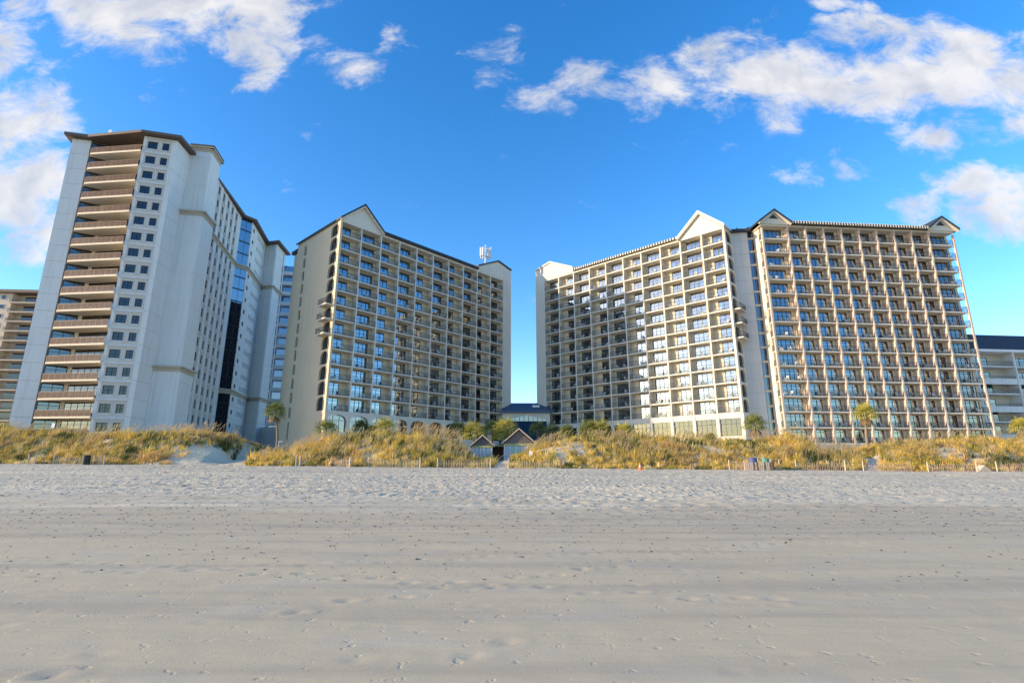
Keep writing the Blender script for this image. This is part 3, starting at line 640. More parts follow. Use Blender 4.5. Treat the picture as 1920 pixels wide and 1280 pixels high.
ob('skylight', MB().box(5.2, 6.9, 1.0, 2.0, z(15.75), z(16.2)).mesh('skylight', 'white_paint'), rfo)

# ------------------------------------------------------------------ white tower on the left
KA = 1.02
def PA(x, y): return Vector((x * KA, y * KA))
AF = 2.9 * KA; AZ0 = CZ + (6.7 - CZ) * KA; AZT = AZ0 + AF * 17 + AF * 1.03
TW = thing('apartment_tower', 'tall white apartment tower with brown balcony railings at left', 'building', (*PA(-70, 90), BASE)); TO = PA(-70, 90)
def seg(P, Q): d = Q - P; return d.length, math.atan2(d.y, d.x)
def place(name, me, P, zz, ang=0, parent=None): return ob(name, me, parent or TW, (P.x - TO.x, P.y - TO.y, zz - BASE), ang)
p0, p1, p2, p3 = PA(-78.3, 82.0), PA(-75.5, 82.7), PA(-65, 81.3), PA(-60, 82.7)
r0, c2, e2, w0, w1, g2, h1, i1, i2 = PA(-60.5, 87.2), PA(-56.9, 87.8), PA(-57.7, 92.3), PA(-59.1, 92.3), PA(-63.4, 112.3), PA(-61.9, 114.6), PA(-64.8, 128), PA(-61.6, 127.2), PA(-62.2, 134)
OUTL = [p0, p1, p2, p3, r0, c2, e2, w0, w1, g2, h1, i1, i2, PA(-84, 134), PA(-88, 110)]
def shrink(poly, d):
    out = []; n = len(poly)
    for i in range(n):
        a, b, c = poly[i - 1], poly[i], poly[(i + 1) % n]; e = (b - a).normalized(); f_ = (c - b).normalized()
        n1 = Vector((-e.y, e.x)); n2 = Vector((-f_.y, f_.x)); m_ = (n1 + n2); k = d / max(.35, 1 + n1.dot(n2)); out.append(b + m_ * k)
    return out
core = [p for p in shrink(OUTL, .45)]
core[1] = core[1]
# recessed balcony bay is cut out of the core
ub = (p2 - p1).normalized(); vb = Vector((-ub.y, ub.x)); BR = 2.0
corep = [core[0], p1 + Vector((-.35, .5)), p1 + vb * (BR + .3) + ub * 2.0, p2 + vb * (BR + .3) + ub * .3, p2 + Vector((.35, .55))] + core[3:]
m_ = MB(); m_.prism([(p.x - TO.x, p.y - TO.y) for p in corep], 0, AZT - BASE); ob('core', m_.mesh('core', 'tower_white'), TW)
JG = .035
def panel_run(P, Q, ops, t=.4, z_first=-1, mat='tower_white', n=18, name='wall_panel', rec=.28):
    Ln, a = seg(P, Q); hgt = AF - JG
    me = MB().slabwall(0, Ln, 0, hgt, 0, ops, t, rec).mesh('panel', mat); out = []
    for k in range(z_first, n): out.append(place(name, me, P, AZ0 + AF * k, a))
    return out, Ln, a
def tower_window(panel, o, mull, pane='glass_dark', surround=True):
    xa_, xb_, za, zb = o[:4]
    key = 'tw_%d_%d_%d' % (xb_ * 100 - xa_ * 100, zb * 100 - za * 100, mull)
    if key not in bpy.data.meshes:
        W = xb_ - xa_; H = zb - za; f = MB(); y = .14
        for a in ((0, .06, 0, H), (W - .06, W, 0, H), (.06, W - .06, 0, .06), (.06, W - .06, H - .06, H)): f.box(a[0], a[1], y, y + .08, a[2], a[3])
        if mull: f.box(W / 2 - .03, W / 2 + .03, y + .005, y + .075, .06, H - .06); f.box(.06, W - .06, y + .01, y + .07, H * .5 - .025, H * .5 + .025)
        f.mesh(key, 'metal_dark'); MB().box(.03, W - .03, .18, .2, .03, H - .03).mesh(key + 'p', pane)
        s = MB(); s.box(-.28, 0, -.05, .02, -.22, H); s.box(W, W + .28, -.05, .02, -.22, H); s.box(-.36, W + .36, -.09, .02, -.34, -.222)
        s.box(-.28, W + .28, -.05, .02, H, H + .5); s.box(-.36, W + .36, -.12, .02, H + .502, H + .63); s.mesh(key + 's', 'surround')
    w_ = ob('window', bpy.data.meshes[key], panel, (xa_, 0, za)); w_.parent = panel
    ob('pane', bpy.data.meshes[key + 'p'], panel, (xa_, 0, za))
    if surround: ob('window_surround', bpy.data.meshes[key + 's'], panel, (xa_, 0, za))
panel_run(p0, p1, [])
Ln, a = seg(p2, p3)
wo = [(.72, 2.3, .58, 2.02), (3.05, 4.15, .58, 2.02)]
pn, _, _ = panel_run(p2, p3, wo)
for q in pn[1:]:
    for o in wo: tower_window(q, o, 1)
panel_run(p3, r0, [])
# stair block: three tiers that widen at the banded cornices
zb1 = CZ + (18 - CZ) * 1.03; zb2 = CZ + (46.6 - CZ) * 1.03; ztop = AZT + 1.6
def grow(P, d):
    c = (c2 + e2) / 2; u = (c2 - r0).normalized(); s = (e2 - c2).normalized()
    return P
u_ = (c2 - r0).normalized(); s_ = (e2 - c2).normalized()
def tier(z0_, z1_, g):
    pts = [r0 - s_ * g, c2 + u_ * g - s_ * g, e2 + u_ * g + s_ * g * .3, w0 + s_ * g * .3 - u_ * 1.0, r0 - u_ * .6 + s_ * 1]
    return [(p.x - TO.x, p.y - TO.y) for p in pts]
k = 0
for z0_, z1_, g in ((BASE, zb1, .6), (zb1, zb2, .3), (zb2, ztop, 0)):
    zc = z0_
    while zc < z1_ - .01:
        ze = min(z1_, zc + AF * 2); ob('stair_wall', MB().prism(tier(0, 0, g), zc - BASE + JG, ze - BASE).mesh('stair_wall', 'tower_white'), TW); zc = ze
    ob('stair_core', MB().prism(tier(0, 0, g - .04), z0_ - BASE, z1_ - BASE - .02).mesh('stair_core', 'tower_white'), TW)
def cornice(P, Q, zz, h=.9, out=.45, parent=None, e=.4):
    Ln, a = seg(P, Q); c = MB()
    for i, (q0, q1, o) in enumerate(((0, .3, .22), (.3, .36, .1), (.36, .68, .35), (.68, 1, 1.0))): c.box(-e * o, Ln + e * o, -out * o, .25, h * q0, h * q1 - .005)
    return place('cornice', c.mesh('cornice', 'tower_trim'), P, zz, a)
for zz, g in ((zb1 - .5, .6), (zb2 - .5, .3), (ztop - .7, 0)):
    A_ = r0 - s_ * g; B_ = c2 + u_ * g - s_ * g; C_ = e2 + u_ * g + s_ * g * .3
    cornice(A_, B_, zz, 1.0); cornice(B_, C_, zz, 1.0); cornice(C_, w0 + s_ * g * .3, zz, 1.0)
ob('stair_roof', MB().prism([(p[0], p[1]) for p in tier(0, 0, .55)], ztop - BASE + .3, ztop - BASE + .55).mesh('stair_roof', 'roof_brown'), TW)
# long side with six window columns
Ln, a = seg(w0, w1); wo = [(1.5 + 3.05 * i, 2.6 + 3.05 * i, .4, 2.1) for i in range(6)]
pn, _, _ = panel_run(w0, w1, wo)
for q in pn[1:]:
    for o in wo: tower_window(q, o, 1, surround=True)
# blue glass strip
Ln, a = seg(w1, g2); hg = AF - .25
gp = MB().box(.05, Ln * .5 - .03, .1, .13, 0, hg).mesh('strip_glass', 'glass_blue'); sg = MB().box(0, Ln, .02, .3, -.25, 0).mesh('strip_spandrel', 'metal_dark')
for k in range(18):
    sp_ = place('spandrel', sg, w1, AZ0 + AF * k + .25, a); ob('glass_pane', gp, sp_); ob('glass_pane', gp, sp_, (Ln * .5, 0, 0))
# far wall with small windows and slits
Ln, a = seg(g2, h1); wo = [(1.2, 2.5, .9, 1.9)] + [(5.6 + 1.15 * i, 6.1 + 1.15 * i, .8, 2.0) for i in range(6)]
pn, _, _ = panel_run(g2, h1, wo)
for q in pn[1:]:
    for o in wo: tower_window(q, o, 0, surround=False)
panel_run(h1, i1, []); panel_run(i1, i2, [])
bl = MB().box(-.25, .25, -.02, .3, 0, AF - .5).mesh('side_glass', 'glass_blue')
for k in range(18): place('glass_pane', bl, i1 + (i2 - i1) * .82, AZ0 + AF * k, seg(i1, i2)[1])
# rear balcony stack squeezed between the tower and the shaded hotel
rs_ = MB().box(0, 3.4, -.1, 1.6, -.9, 0).mesh('rear_slab', 'tower_white'); rg_ = MB().box(0, 3.3, 1.3, 1.5, 0, AF - .9).mesh('rear_glass', 'glass_blue')
for k in range(17): b = place('rear_balcony', rs_, i2 + Vector((-.3, -.2)), AZ0 + AF * k + .9, .3); ob('glass_pane', rg_, b)
for A_, B_ in ((w0, w1), (w1, g2), (g2, h1), (h1, i1), (i1, i2)):
    cornice(A_, B_, zb2 - .5, 1.0, e=0)
for A_, B_ in ((w1, g2), (g2, h1), (h1, i1), (i1, i2)): cornice(A_, B_, zb1 - .5, 1.0, e=0)
# roof with a wide brown eave
outl = shrink([p0, p1, p2, p3, r0, w0 - u_ * 1.2, w1, g2, h1, i1, i2, PA(-84, 134), PA(-88, 110)], -1.0)
inn = shrink(outl, 4.5); nO = len(outl)
rf = MB(); lo = [(p.x - TO.x, p.y - TO.y, AZT - BASE) for p in outl]; hi = [(p.x - TO.x, p.y - TO.y, AZT - BASE + .5) for p in outl]; rp = [(p.x - TO.x, p.y - TO.y, AZT - BASE + 2.2) for p in inn]
rf.add(lo + hi + rp, [tuple(range(nO - 1, -1, -1))] + [(i, (i + 1) % nO, nO + (i + 1) % nO, nO + i) for i in range(nO)] + [(nO + i, nO + (i + 1) % nO, 2 * nO + (i + 1) % nO, 2 * nO + i) for i in range(nO)] + [tuple(range(2 * nO, 3 * nO))])
rfo = ob('roof', rf.mesh('roof', 'roof_brown'), TW)
# balcony stack
Lb, ab = seg(p1, p2)
bs = MB(); bs.prism([(.25, .05), (1.0, -.55), (Lb - .03, -.30), (Lb - .03, BR), (.25, BR)], -.3, 0); BSL = bs.mesh('tower_slab', 'soffit_bounce')
bw = MB(); bw.slabwall(2.4, Lb + .2, 0, AF - .31, BR, [(3.2, Lb - .25, .05, 2.55)], .2); BWL = bw.mesh('tower_back_wall', 'soffit_bounce')
bf = MB(); n = 6; W0, W1 = 3.2, Lb - .25
for k in range(n + 1): x = W0 + (W1 - W0) * k / n; bf.box(x - .04, x + .04, BR + .05, BR + .13, .05, 2.55)
bf.box(W0, W1, BR + .045, BR + .125, .05, .12); bf.box(W0, W1, BR + .045, BR + .125, 2.47, 2.55); bf.box(W0, W1, BR + .06, BR + .12, 1.85, 1.9); BFR = bf.mesh('tower_door_frame', 'metal_dark')
BPN = MB().box(.04, (W1 - W0) / n - .04, BR + .08, BR + .1, .12, 2.5).mesh('tower_door_pane', 'glass_smoke')
# angled side window from the pier back to the room wall
sdv = Vector((2.2, BR - .2)); sL = sdv.length; sa = math.atan2(sdv.y, sdv.x)
sw = MB(); sw.box(0, sL, .0, .08, .0, .1); sw.box(0, sL, 0, .08, 2.45, AF - .3); sw.box(0, .08, 0, .08, .1, 2.45); sw.box(sL - .08, sL, 0, .08, .1, 2.45); sw.box(sL / 2 - .04, sL / 2 + .04, 0, .08, .1, 2.45); sw.box(.08, sL - .08, .01, .07, 1.9, 1.97); SWF = sw.mesh('side_window_frame', 'metal_dark')
SWP = MB().box(.06, sL - .06, .03, .05, .1, 2.45).mesh('side_window_pane', 'glass_tint')
RLP = [(.3, .0), (1.0, -.5), (Lb - .06, -.25)]
rl = MB(); rlg = MB()
for (ax, ay_), (bx, by) in zip(RLP[:-1], RLP[1:]):
    d_ = Vector((bx - ax, by - ay_)); l_ = d_.length; Mx = Matrix.Translation((ax, ay_, 0)) @ Matrix.Rotation(math.atan2(d_.y, d_.x), 4, 'Z'); rl.M = Mx; rlg.M = Mx
    rl.box(0, l_, -.03, .03, 1.0, 1.06); rl.box(0, l_, -.025, .025, .06, .1); n = max(1, round(l_ / 1.1))
    for k in range(n + 1): x = l_ * k / n; rl.box(max(0, x - .025), min(l_, x + .025), -.024, .024, 0, 1.0)
    for k in range(int(l_ / .09)): rlg.box(.035 + .09 * k, .09 + .09 * k, -.012, .012, .1, 1.0)
RL = rl.mesh('tower_rail', 'rail_light'); RLG = rlg.mesh('tower_rail_infill', 'rail_brown')
for k in range(18):
    b = place('balcony', BSL, p1, AZ0 + AF * k, ab)
    ob('back_wall', BWL, b); ob('door_frame', BFR, b); ob('railing', RL, b); tag(ob('railing_bars', RLG, b), kind='stuff')
    for q in range(6): ob('glass_pane', BPN, b, (W0 + (W1 - W0) * q / 6, 0, 0))
    ob('side_window', SWF, b, (.25, .15, 0), sa); ob('glass_pane', SWP, b, (.25, .15, 0), sa)
    if k % 1 == 0 and rng.random() < .8:
        Mx = Matrix.Translation((p1.x, p1.y, 0)) @ Matrix.Rotation(ab, 4, 'Z')
        for q in range(rng.integers(1, 3)):
            CHAIRS.append((Mx @ Matrix.Translation((2.5 + 6.5 * rng.random(), .6 + .6 * rng.random(), AZ0 + AF * k)) @ Matrix.Rotation(rng.uniform(-1, 1), 4, 'Z'), ('left', 'right')[q], (17 - k, 0, 'tall white tower')))
m_ = MB(); m_.prism([(p.x - TO.x, p.y - TO.y) for p in (i2 + Vector((-1, -3)), PA(-44, 122), PA(-44, 136), PA(-62, 140))], 0, 7.4); ob('podium', m_.mesh('podium', 'concrete_grey'), TW)
at = thing('roof_antenna', 'tiny white antenna panel on the roof edge of the white tower', 'antenna', (*PA(-73.0, 83.4), AZT + .95))
ob('mast', MB().tube((0, 0, -.3), (0, 0, 1.5), .05).mesh('mast', 'antenna_white'), at); ob('panel', MB().box(-.3, .3, -.15, 0, .4, 1.6).mesh('panel', 'antenna_white'), at)

# ------------------------------------------------------------------ background tower, far left
def far_tower():
    P = Vector((-173, 150)); Q = Vector((-143.0, 152.0)); Ln, a = seg(P, Q)
    t = thing('far_apartment_tower', 'far beige apartment tower with dark balconies half hidden behind the white tower', 'building', (P.x, P.y, BASE), a)
    H = 2.95; n = 16; ztp = 2 + H * n
    ob('core', MB().box(.2, Ln, 2.2, 18, 0, ztp).mesh('core', 'tower_tan'), t)
    bays = [(Ln - 9.0, Ln - 1.5), (Ln - 26, Ln - 19)]
    wl = MB(); ws = []
    for x0, x1 in ((Ln - 19 + .0, Ln - 9.0), (Ln - 30, Ln - 26)):
        wl.box(x0, x1, .0, 2.4, 0, ztp)
    ob('front_wall', wl.mesh('front_wall', 'tower_tan'), t)
    wf = MB().box(0, 1.5, -.08, 0, 0, 1.5).mesh('far_window', 'surround'); wp = MB().box(.15, 1.35, -.1, -.081, .15, 1.35).mesh('far_pane', 'glass_dark')
    sl = MB().box(0, 7.5, -.9, 2.3, -.3, 0).mesh('far_slab', 'tower_tan'); rlm = MB(); bars(rlm, (.05, -.85), (7.4, -.85), 1.05, step=.16); bars(rlm, (.05, -.85), (.05, 0), 1.05); RM = rlm.mesh('far_rail', 'rail_dark')
    dm = MB().box(2.0, 7.0, 2.1, 2.19, .1, 2.4).mesh('far_door', 'glass_dark')
    for k in range(n):
        zz = 2 + H * k
        for x0, x1 in bays:
            b = ob('balcony', sl, t, (x0, 0, zz)); ob('railing', RM, b); ob('glass_door', dm, b)
        for xx in (Ln - 17.5, Ln - 12.2): w_ = ob('window', wf, t, (xx, 0, zz + .9)); ob('pane', wp, w_)
    ob('side_wall', MB().box(Ln - 1.5, Ln, 0, 3, 0, ztp).mesh('side_wall', 'tower_tan'), t)
    ob('roof', MB().prism([(-1, -1.2), (Ln + 1, -1.2), (Ln + 1, 19), (-1, 19)], ztp, ztp + .9).mesh('roof', 'roof_brown'), t)
far_tower()
# ------------------------------------------------------------------ building at the right edge
def right_condo():
    P = Vector((95.6, 106)); Q = Vector((135.4, 110)); Ln, a = seg(P, Q)
    t = thing('low_condo', 'lower white condo block with slate roof at the right edge', 'building', (P.x, P.y, BASE), a); z = lambda h: h - BASE
    zs = [5.3, 8.0, 11.0, 13.6, 16.7, 19.3, 22.4]; eav = 25.3
    bw_ = 9.0; n = 4
    sl = MB().box(0, bw_, 0, 2.4, -.25, 0).mesh('condo_slab', 'tower_white'); band = MB().box(0, bw_, -.12, .1, -.75, .45).mesh('condo_band', 'tower_white')
    rm = MB(); bars(rm, (.05, .08), (bw_ - .3, .08), 1.05, step=.14); RM = rm.mesh('condo_rail', 'rail_dark')
    wl = MB().slabwall(0, bw_, 0, 2.9, 2.4, [(.5, 5.6, .05, 2.25)], .2).mesh('condo_wall', 'stucco_pale')
    fr = MB()
    for k in range(5): fr.box(.5 + 5.1 * k / 4 - .05, .5 + 5.1 * k / 4 + .05, 2.45, 2.55, .05, 2.25)
    fr.box(.5, 5.6, 2.45, 2.55, 2.15, 2.25); FRM = fr.mesh('condo_frame', 'metal_dark'); PNM = MB().box(.05, 1.22, 2.48, 2.5, .05, 2.2).mesh('condo_pane', 'glass_door'); CUR = MB().box(.5, 5.6, 2.75, 2.8, .05, 2.25).mesh('condo_curtain', 'curtain')
    for i in range(n):
        for k, zz in enumerate(zs):
            b = ob('balcony', sl, t, (bw_ * i, 0, z(zz))); ob('railing', RM, b); ob('back_wall', wl, b); ob('door_frame', FRM, b)
            for q in range(4): ob('glass_pane', PNM, b, (.5 + 5.1 * q / 4, 0, 0))
            if rng.random() < .7: ob('curtain', CUR, b)
            if k in (1, 3, 5): ob('parapet_band', band, b)
        ob('party_wall', MB().box(bw_ * (i + 1) - .16, bw_ * (i + 1) + .16, -.25, 2.5, 0, z(eav)).mesh('party_wall', 'tower_white'), t)
    ob('end_wall', MB().box(-.4, -.02, -.25, 14, 0, z(eav)).mesh('end_wall', 'tower_white'), t)
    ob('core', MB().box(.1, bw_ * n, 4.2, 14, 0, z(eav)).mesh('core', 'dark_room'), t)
    ob('fascia', MB().box(-.5, bw_ * n + .3, -.6, 14, z(eav), z(eav + .5)).mesh('fascia', 'white_paint'), t)
    r = MB(); r.add([(-.2, -.6, z(eav + .5)), (bw_ * n + .5, -.6, z(eav + .5)), (bw_ * n + .5, 5, z(eav + 5.1)), (-5.2, 5, z(eav + 5.1)), (-.2, 14, z(eav + .5)), (bw_ * n + .5, 14, z(eav + .5))],
        [(0, 1, 2, 3), (3, 2, 5, 4), (0, 3, 4), (1, 5, 2), (0, 4, 5, 1)]); ob('roof', r.mesh('roof', 'shingle_roof'), t)
right_condo()
# ------------------------------------------------------------------ mobile phone mast on the left hotel's roof
t = thing('antenna_mast', 'white mobile phone mast with a ring of panels on the shaded hotel roof', 'antenna', (-6.6, 121.5, 45.6))
ob('pole', MB().tube((0, 0, 0), (0, 0, 9.6), .22, .18, 8).mesh('pole', 'antenna_white'), t)
pm = MB().box(-.17, .17, -.1, .1, -1.1, 1.1).mesh('antenna_panel', 'antenna_white')
fr = MB()
for k in range(12):
    a = 2 * math.pi * k / 12
    for zz in (7.4, 9.2): fr.tube((0, 0, zz), (1.25 * math.cos(a), 1.25 * math.sin(a), zz), .05, n=4)
    ob('antenna_panel', pm, t, (1.35 * math.cos(a), 1.35 * math.sin(a), 8.3 + .5 * (k % 3 == 0)), a + math.pi / 2)
ob('bracket', fr.mesh('bracket', 'antenna_white'), t)

# ------------------------------------------------------------------ chairs on the balconies
CHAIRS.sort(key=lambda c: c[0].translation.length)
used = set()
rest = MB()
def describe(wd, words):
    r, i, blk = words
    side = '' if wd == 'only' else wd + ' '
    if blk == 'tall white tower': return f'{side}chair on the {ORD[r + 1]} balcony from the top of the tall white tower'
    return f'{side}white chair, {ORD[r + 1]} balcony row from top, {ORD[i + 1]} bay from left, {blk}'
for n_, (m, wd, words) in enumerate(CHAIRS):
    if n_ < 300:
        o = ob('balcony_chair', CHAIR); o.matrix_world = m; lb = describe(wd, words); tag(o, lb, 'chair', 'white chairs on the balconies')
    else:
        rest.M = m
        rest.add([v.co for v in CHAIR.vertices], [tuple(p.vertices) for p in CHAIR.polygons])
if rest.v: tag(ob('balcony_chairs', rest.mesh('balcony_chairs', 'plastic_white')), 'white chairs on the farther hotel balconies', 'chairs', kind='stuff')

# ------------------------------------------------------------------ palms
def leaf(mb, O, dirv, length, fan, rnd, droop):
    d = Vector(dirv).normalized(); side = d.cross(Vector((0, 0, 1)))
    if side.length < .05: side = Vector((1, 0, 0))
    side.normalize(); up = side.cross(d)
    O = Vector(O); tip = O + d * length + Vector((0, 0, -droop * length * .35))
    mb.add([O - side * .025, O + side * .025, tip + side * .018, tip - side * .018], [(0, 1, 2, 3)])
    n = 13
    for k in range(n):
        a = (k / (n - 1) - .5) * R(250); ld = (d * math.cos(a) + side * math.sin(a)); l_ = fan * (.62 + .38 * math.cos(a * .6)) * rnd.uniform(.85, 1.1)
        mid = tip + ld * l_ * .6 + up * .06; end = tip + ld * l_ + Vector((0, 0, -.25 * l_ - droop * .22 * l_)); wv = up.cross(ld).normalized() * .055
        mb.add([tip, mid - wv, end, mid + wv], [(0, 1, 2, 3)])
def palm(name, label, x, y, base, trunk, rad, mat, seed, lean=0, group='palmetto palms behind the dune', dead=True, cat='palm tree', squash=1.0, nl=46):
    rnd = random.Random(seed); t = thing(name, label, cat, (x, y, base), 0, group)
    top = Vector((lean, 0, trunk))
    tk = MB(); n = 7; prev = Vector((0, 0, -.6))
    for k in range(n):
        f_ = (k + 1) / n; p = Vector((lean * f_ * f_, .03 * math.sin(k), -.6 + (trunk + .6) * f_)); r_ = .20 - .045 * f_ + (.05 if k % 2 else 0) * .5
        tk.tube(prev, p, r_ + .015, r_, 8); prev = p
    ob('trunk', tk.mesh('trunk', 'trunk', smooth=False), t)
    cr = MB()
    for k in range(nl):
        zc = 1 - 1.45 * (k + .5) / nl; a = k * 2.39996 + rnd.uniform(-.3, .3); h_ = math.sqrt(max(0, 1 - zc * zc))
        dv = (h_ * math.cos(a), h_ * math.sin(a), zc * squash + .1)
        leaf(cr, top, dv, rad * rnd.uniform(.42, .6), rad * rnd.uniform(.42, .58), rnd, max(0, .5 - zc * .6))
    ob('crown', cr.mesh('crown', mat), t)
    if dead:
        dd = MB()
        for k in range(9):
            a = k * 2.4; leaf(dd, top - Vector((0, 0, .15)), (math.cos(a) * .55, math.sin(a) * .55, -.8), rad * .4, rad * .4, rnd, .6)
        ob('dead_fronds', dd.mesh('dead_fronds', 'palm_dead'), t)
def px_at(u, Y, v=840):
    cx = (u - 960) / 980; cy = (640 - v) / 980
    dy = math.cos(T0) - math.sin(T0) * cy; dz = math.sin(T0) + math.cos(T0) * cy
    return cx / dy * Y, CZ + dz / dy * Y
def put_palm(u, vc, Y, vb, rpx, mat, seed, label, **k):
    """u: column, vc: row of the crown centre, vb: row of the trunk foot, rpx: crown radius"""
    xb, zb_ = px_at(k.pop('ub', u), Y, vb); xt, zt = px_at(u, Y, vc); base = min(zb_, gz(xb, Y)) if k.pop('bury', True) else zb_
    base = gz(xb, Y); palm('palmetto_palm', label, xb, Y, base, max(.3, zt - base), rpx / 980 * Y * 1.16, mat, seed, lean=xt - xb, **k)
put_palm(516, 772, 84, 845, 21, 'palm_leaf', 1, 'lone tall palmetto palm on a slim trunk beside the shaded hotel end wall', ub=519)
put_palm(1622, 776, 80, 845, 22, 'palm_leaf_yellow', 2, 'tall sunlit palmetto palm standing before the wide frontal wing', ub=1628)
put_palm(1415, 796, 80, 835, 23, 'palm_leaf', 3, 'stocky palmetto palm below the concrete lift tower')
put_palm(1915, 800, 80, 840, 21, 'palm_leaf_yellow', 4, 'sunlit palmetto palm cut by the right picture edge')
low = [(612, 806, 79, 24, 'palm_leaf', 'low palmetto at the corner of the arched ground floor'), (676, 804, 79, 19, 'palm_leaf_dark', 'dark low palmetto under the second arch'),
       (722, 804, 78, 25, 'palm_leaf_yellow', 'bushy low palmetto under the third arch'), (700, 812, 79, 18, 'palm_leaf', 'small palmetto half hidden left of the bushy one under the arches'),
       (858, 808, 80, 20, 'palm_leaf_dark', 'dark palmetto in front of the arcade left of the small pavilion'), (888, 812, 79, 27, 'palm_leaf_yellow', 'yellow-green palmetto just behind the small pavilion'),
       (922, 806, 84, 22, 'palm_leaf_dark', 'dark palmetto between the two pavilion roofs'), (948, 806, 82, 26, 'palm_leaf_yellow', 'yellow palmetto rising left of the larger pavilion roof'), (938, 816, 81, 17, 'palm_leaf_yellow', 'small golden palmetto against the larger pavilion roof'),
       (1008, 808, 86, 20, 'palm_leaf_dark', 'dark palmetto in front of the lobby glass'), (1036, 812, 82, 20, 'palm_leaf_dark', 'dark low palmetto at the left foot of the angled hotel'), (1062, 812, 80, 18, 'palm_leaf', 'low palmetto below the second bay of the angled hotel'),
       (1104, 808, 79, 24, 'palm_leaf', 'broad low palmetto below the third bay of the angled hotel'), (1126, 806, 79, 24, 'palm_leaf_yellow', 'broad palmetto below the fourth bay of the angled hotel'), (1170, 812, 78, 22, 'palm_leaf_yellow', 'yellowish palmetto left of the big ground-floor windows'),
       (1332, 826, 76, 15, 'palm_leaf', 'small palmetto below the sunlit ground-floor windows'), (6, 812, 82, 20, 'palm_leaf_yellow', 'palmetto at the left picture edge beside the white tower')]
for k, (u, v, Yp, r_, mt, lb) in enumerate(low): put_palm(u, v, Yp, 846, r_, mt, 20 + k, lb, dead=False, nl=40, squash=.9)

# ------------------------------------------------------------------ pavilions at the boardwalk
def pavilion(u, vtop, vbase, halfpx, Y, panel, label, hip=2.2):
    x, zt = px_at(u, Y, vtop); _, zb_ = px_at(u, Y, vbase); hw = halfpx / 980 * Y; g = gz(x, Y) - .3
    t = thing('shingled_pavilion', label, 'pavilion', (x, Y, g)); zt -= g; zb_ -= g; dp = 4.2
    # gable face of separate shakes, laid in courses
    ob('gable_board', MB().xprism([(-hw + .1, zb_), (hw - .1, zb_), (0, zt - .06)], .06, .2).mesh('gable_board', 'wood_dark'), t)
    rows = 9; rh = (zt - zb_) / rows; rnd = random.Random(int(u))
    for r in range(rows):
        half = (hw - .12) * (1 - (r + .9) / rows); xx = -half
        while xx < half - .05:
            wd = rnd.uniform(.16, .3); xe = min(half, xx + wd)
            s = MB(); dz = rnd.uniform(-.04, .04); yy = rnd.uniform(-.02, .015)
            s.add([(xx, yy - .02, zb_ + r * rh + dz), (xe - .02, yy - .02, zb_ + r * rh + dz), (xe - .02, .05, zb_ + (r + 1.1) * rh), (xx, .05, zb_ + (r + 1.1) * rh), (xx, .058, zb_ + r * rh + dz), (xe - .02, .058, zb_ + r * rh + dz)], [(0, 1, 2, 3), (0, 4, 5, 1), (0, 3, 4), (1, 5, 2)])
            ob('shake', s.mesh('shake', 'shake'), t); xx = xe
    rf = MB()
    for sg_ in (-1, 1):
        pts = [(sg_ * (hw + .25), zb_ - .18), (0, zt), (0, zt + .14), (sg_ * (hw + .25), zb_ - .02)]
        rf.xprism(pts if sg_ < 0 else pts[::-1], -.3, dp)
    ob('roof', rf.mesh('roof', 'shake'), t)
    tr = MB()
    for sg_ in (-1, 1):
        pts = [(sg_ * (hw + .28), zb_ - .16), (0, zt + .02), (0, zt + .2), (sg_ * (hw + .28), zb_ + .04)]
        tr.xprism(pts if sg_ < 0 else pts[::-1], -.38, -.302)
    ob('bargeboard', tr.mesh('bargeboard', 'wood_weathered'), t)
    ob('beam', MB().box(-hw, hw, -.1, .25, zb_ - .28, zb_ - .03).mesh('beam', 'trim_lime'), t)
    n = 5
    for k in range(n + 1): ob('post', MB().box(-hw + .15 + (2 * hw - .3) * k / n - .06, -hw + .15 + (2 * hw - .3) * k / n + .06, 0, .12, 0, zb_ - .28).mesh('post', 'white_paint'), t)
    for k in range(n):
        xa_ = -hw + .22 + (2 * hw - .3) * k / n; ob('wall_panel', MB().box(xa_, xa_ + (2 * hw - .3) / n - .14, .04, .09, 0, zb_ - .3).mesh('wall_panel', panel if k % 3 else 'panel_blue'), t)
    ob('back_wall', MB().box(-hw + .1, hw - .1, dp - .4, dp - .2, 0, zb_ - .2).mesh('back_wall', 'wood_dark'), t)
pavilion(905, 817, 835, 19, 76, 'panel_blue', 'smaller shingled pavilion with pale blue panels at the beach access')
pavilion(973, 805, 831, 29, 77, 'panel_green', 'larger shingled pavilion with pale green panels at the beach access')
# walkway roof edge between them and a stair rail
x0, z0_ = px_at(915, 77.5, 836); x1, _ = px_at(955, 77.5, 836)
t = thing('walkway_canopy', 'low lime-edged canopy joining the two shingled pavilions', 'canopy', ((x0 + x1) / 2, 78.2, gz(0, 78)))
zz = z0_ - gz(0, 78)
ob('canopy_roof', MB().box(x0 - (x0 + x1) / 2, x1 - (x0 + x1) / 2, 0, 3, zz, zz + .15).mesh('canopy_roof', 'trim_lime'), t)
for sx in (-1, 1): ob('post', MB().box(sx * 1.2 - .06, sx * 1.2 + .06, .1, .22, -.3, zz).mesh('post', 'wood_weathered'), t)
ob('back_screen', MB().box(-1.6, 1.6, 2.6, 2.7, -.3, zz).mesh('back_screen', 'wood_dark'), t)
t = thing('stair_handrail', 'slanting wooden handrail in the dark gap between the pavilions', 'handrail', (-1.6, 74, gz(-1.6, 74)))
ob('rail', MB().tube((-.6, 0, .35), (1.0, 1.2, 1.25), .05).mesh('rail', 'wood_weathered'), t)
for q in (0, 1): ob('post', MB().tube((-.6 + 1.6 * q, 1.2 * q, -.4), (-.6 + 1.6 * q, 1.2 * q, .35 + .9 * q), .05).mesh('post', 'wood_weathered'), t)
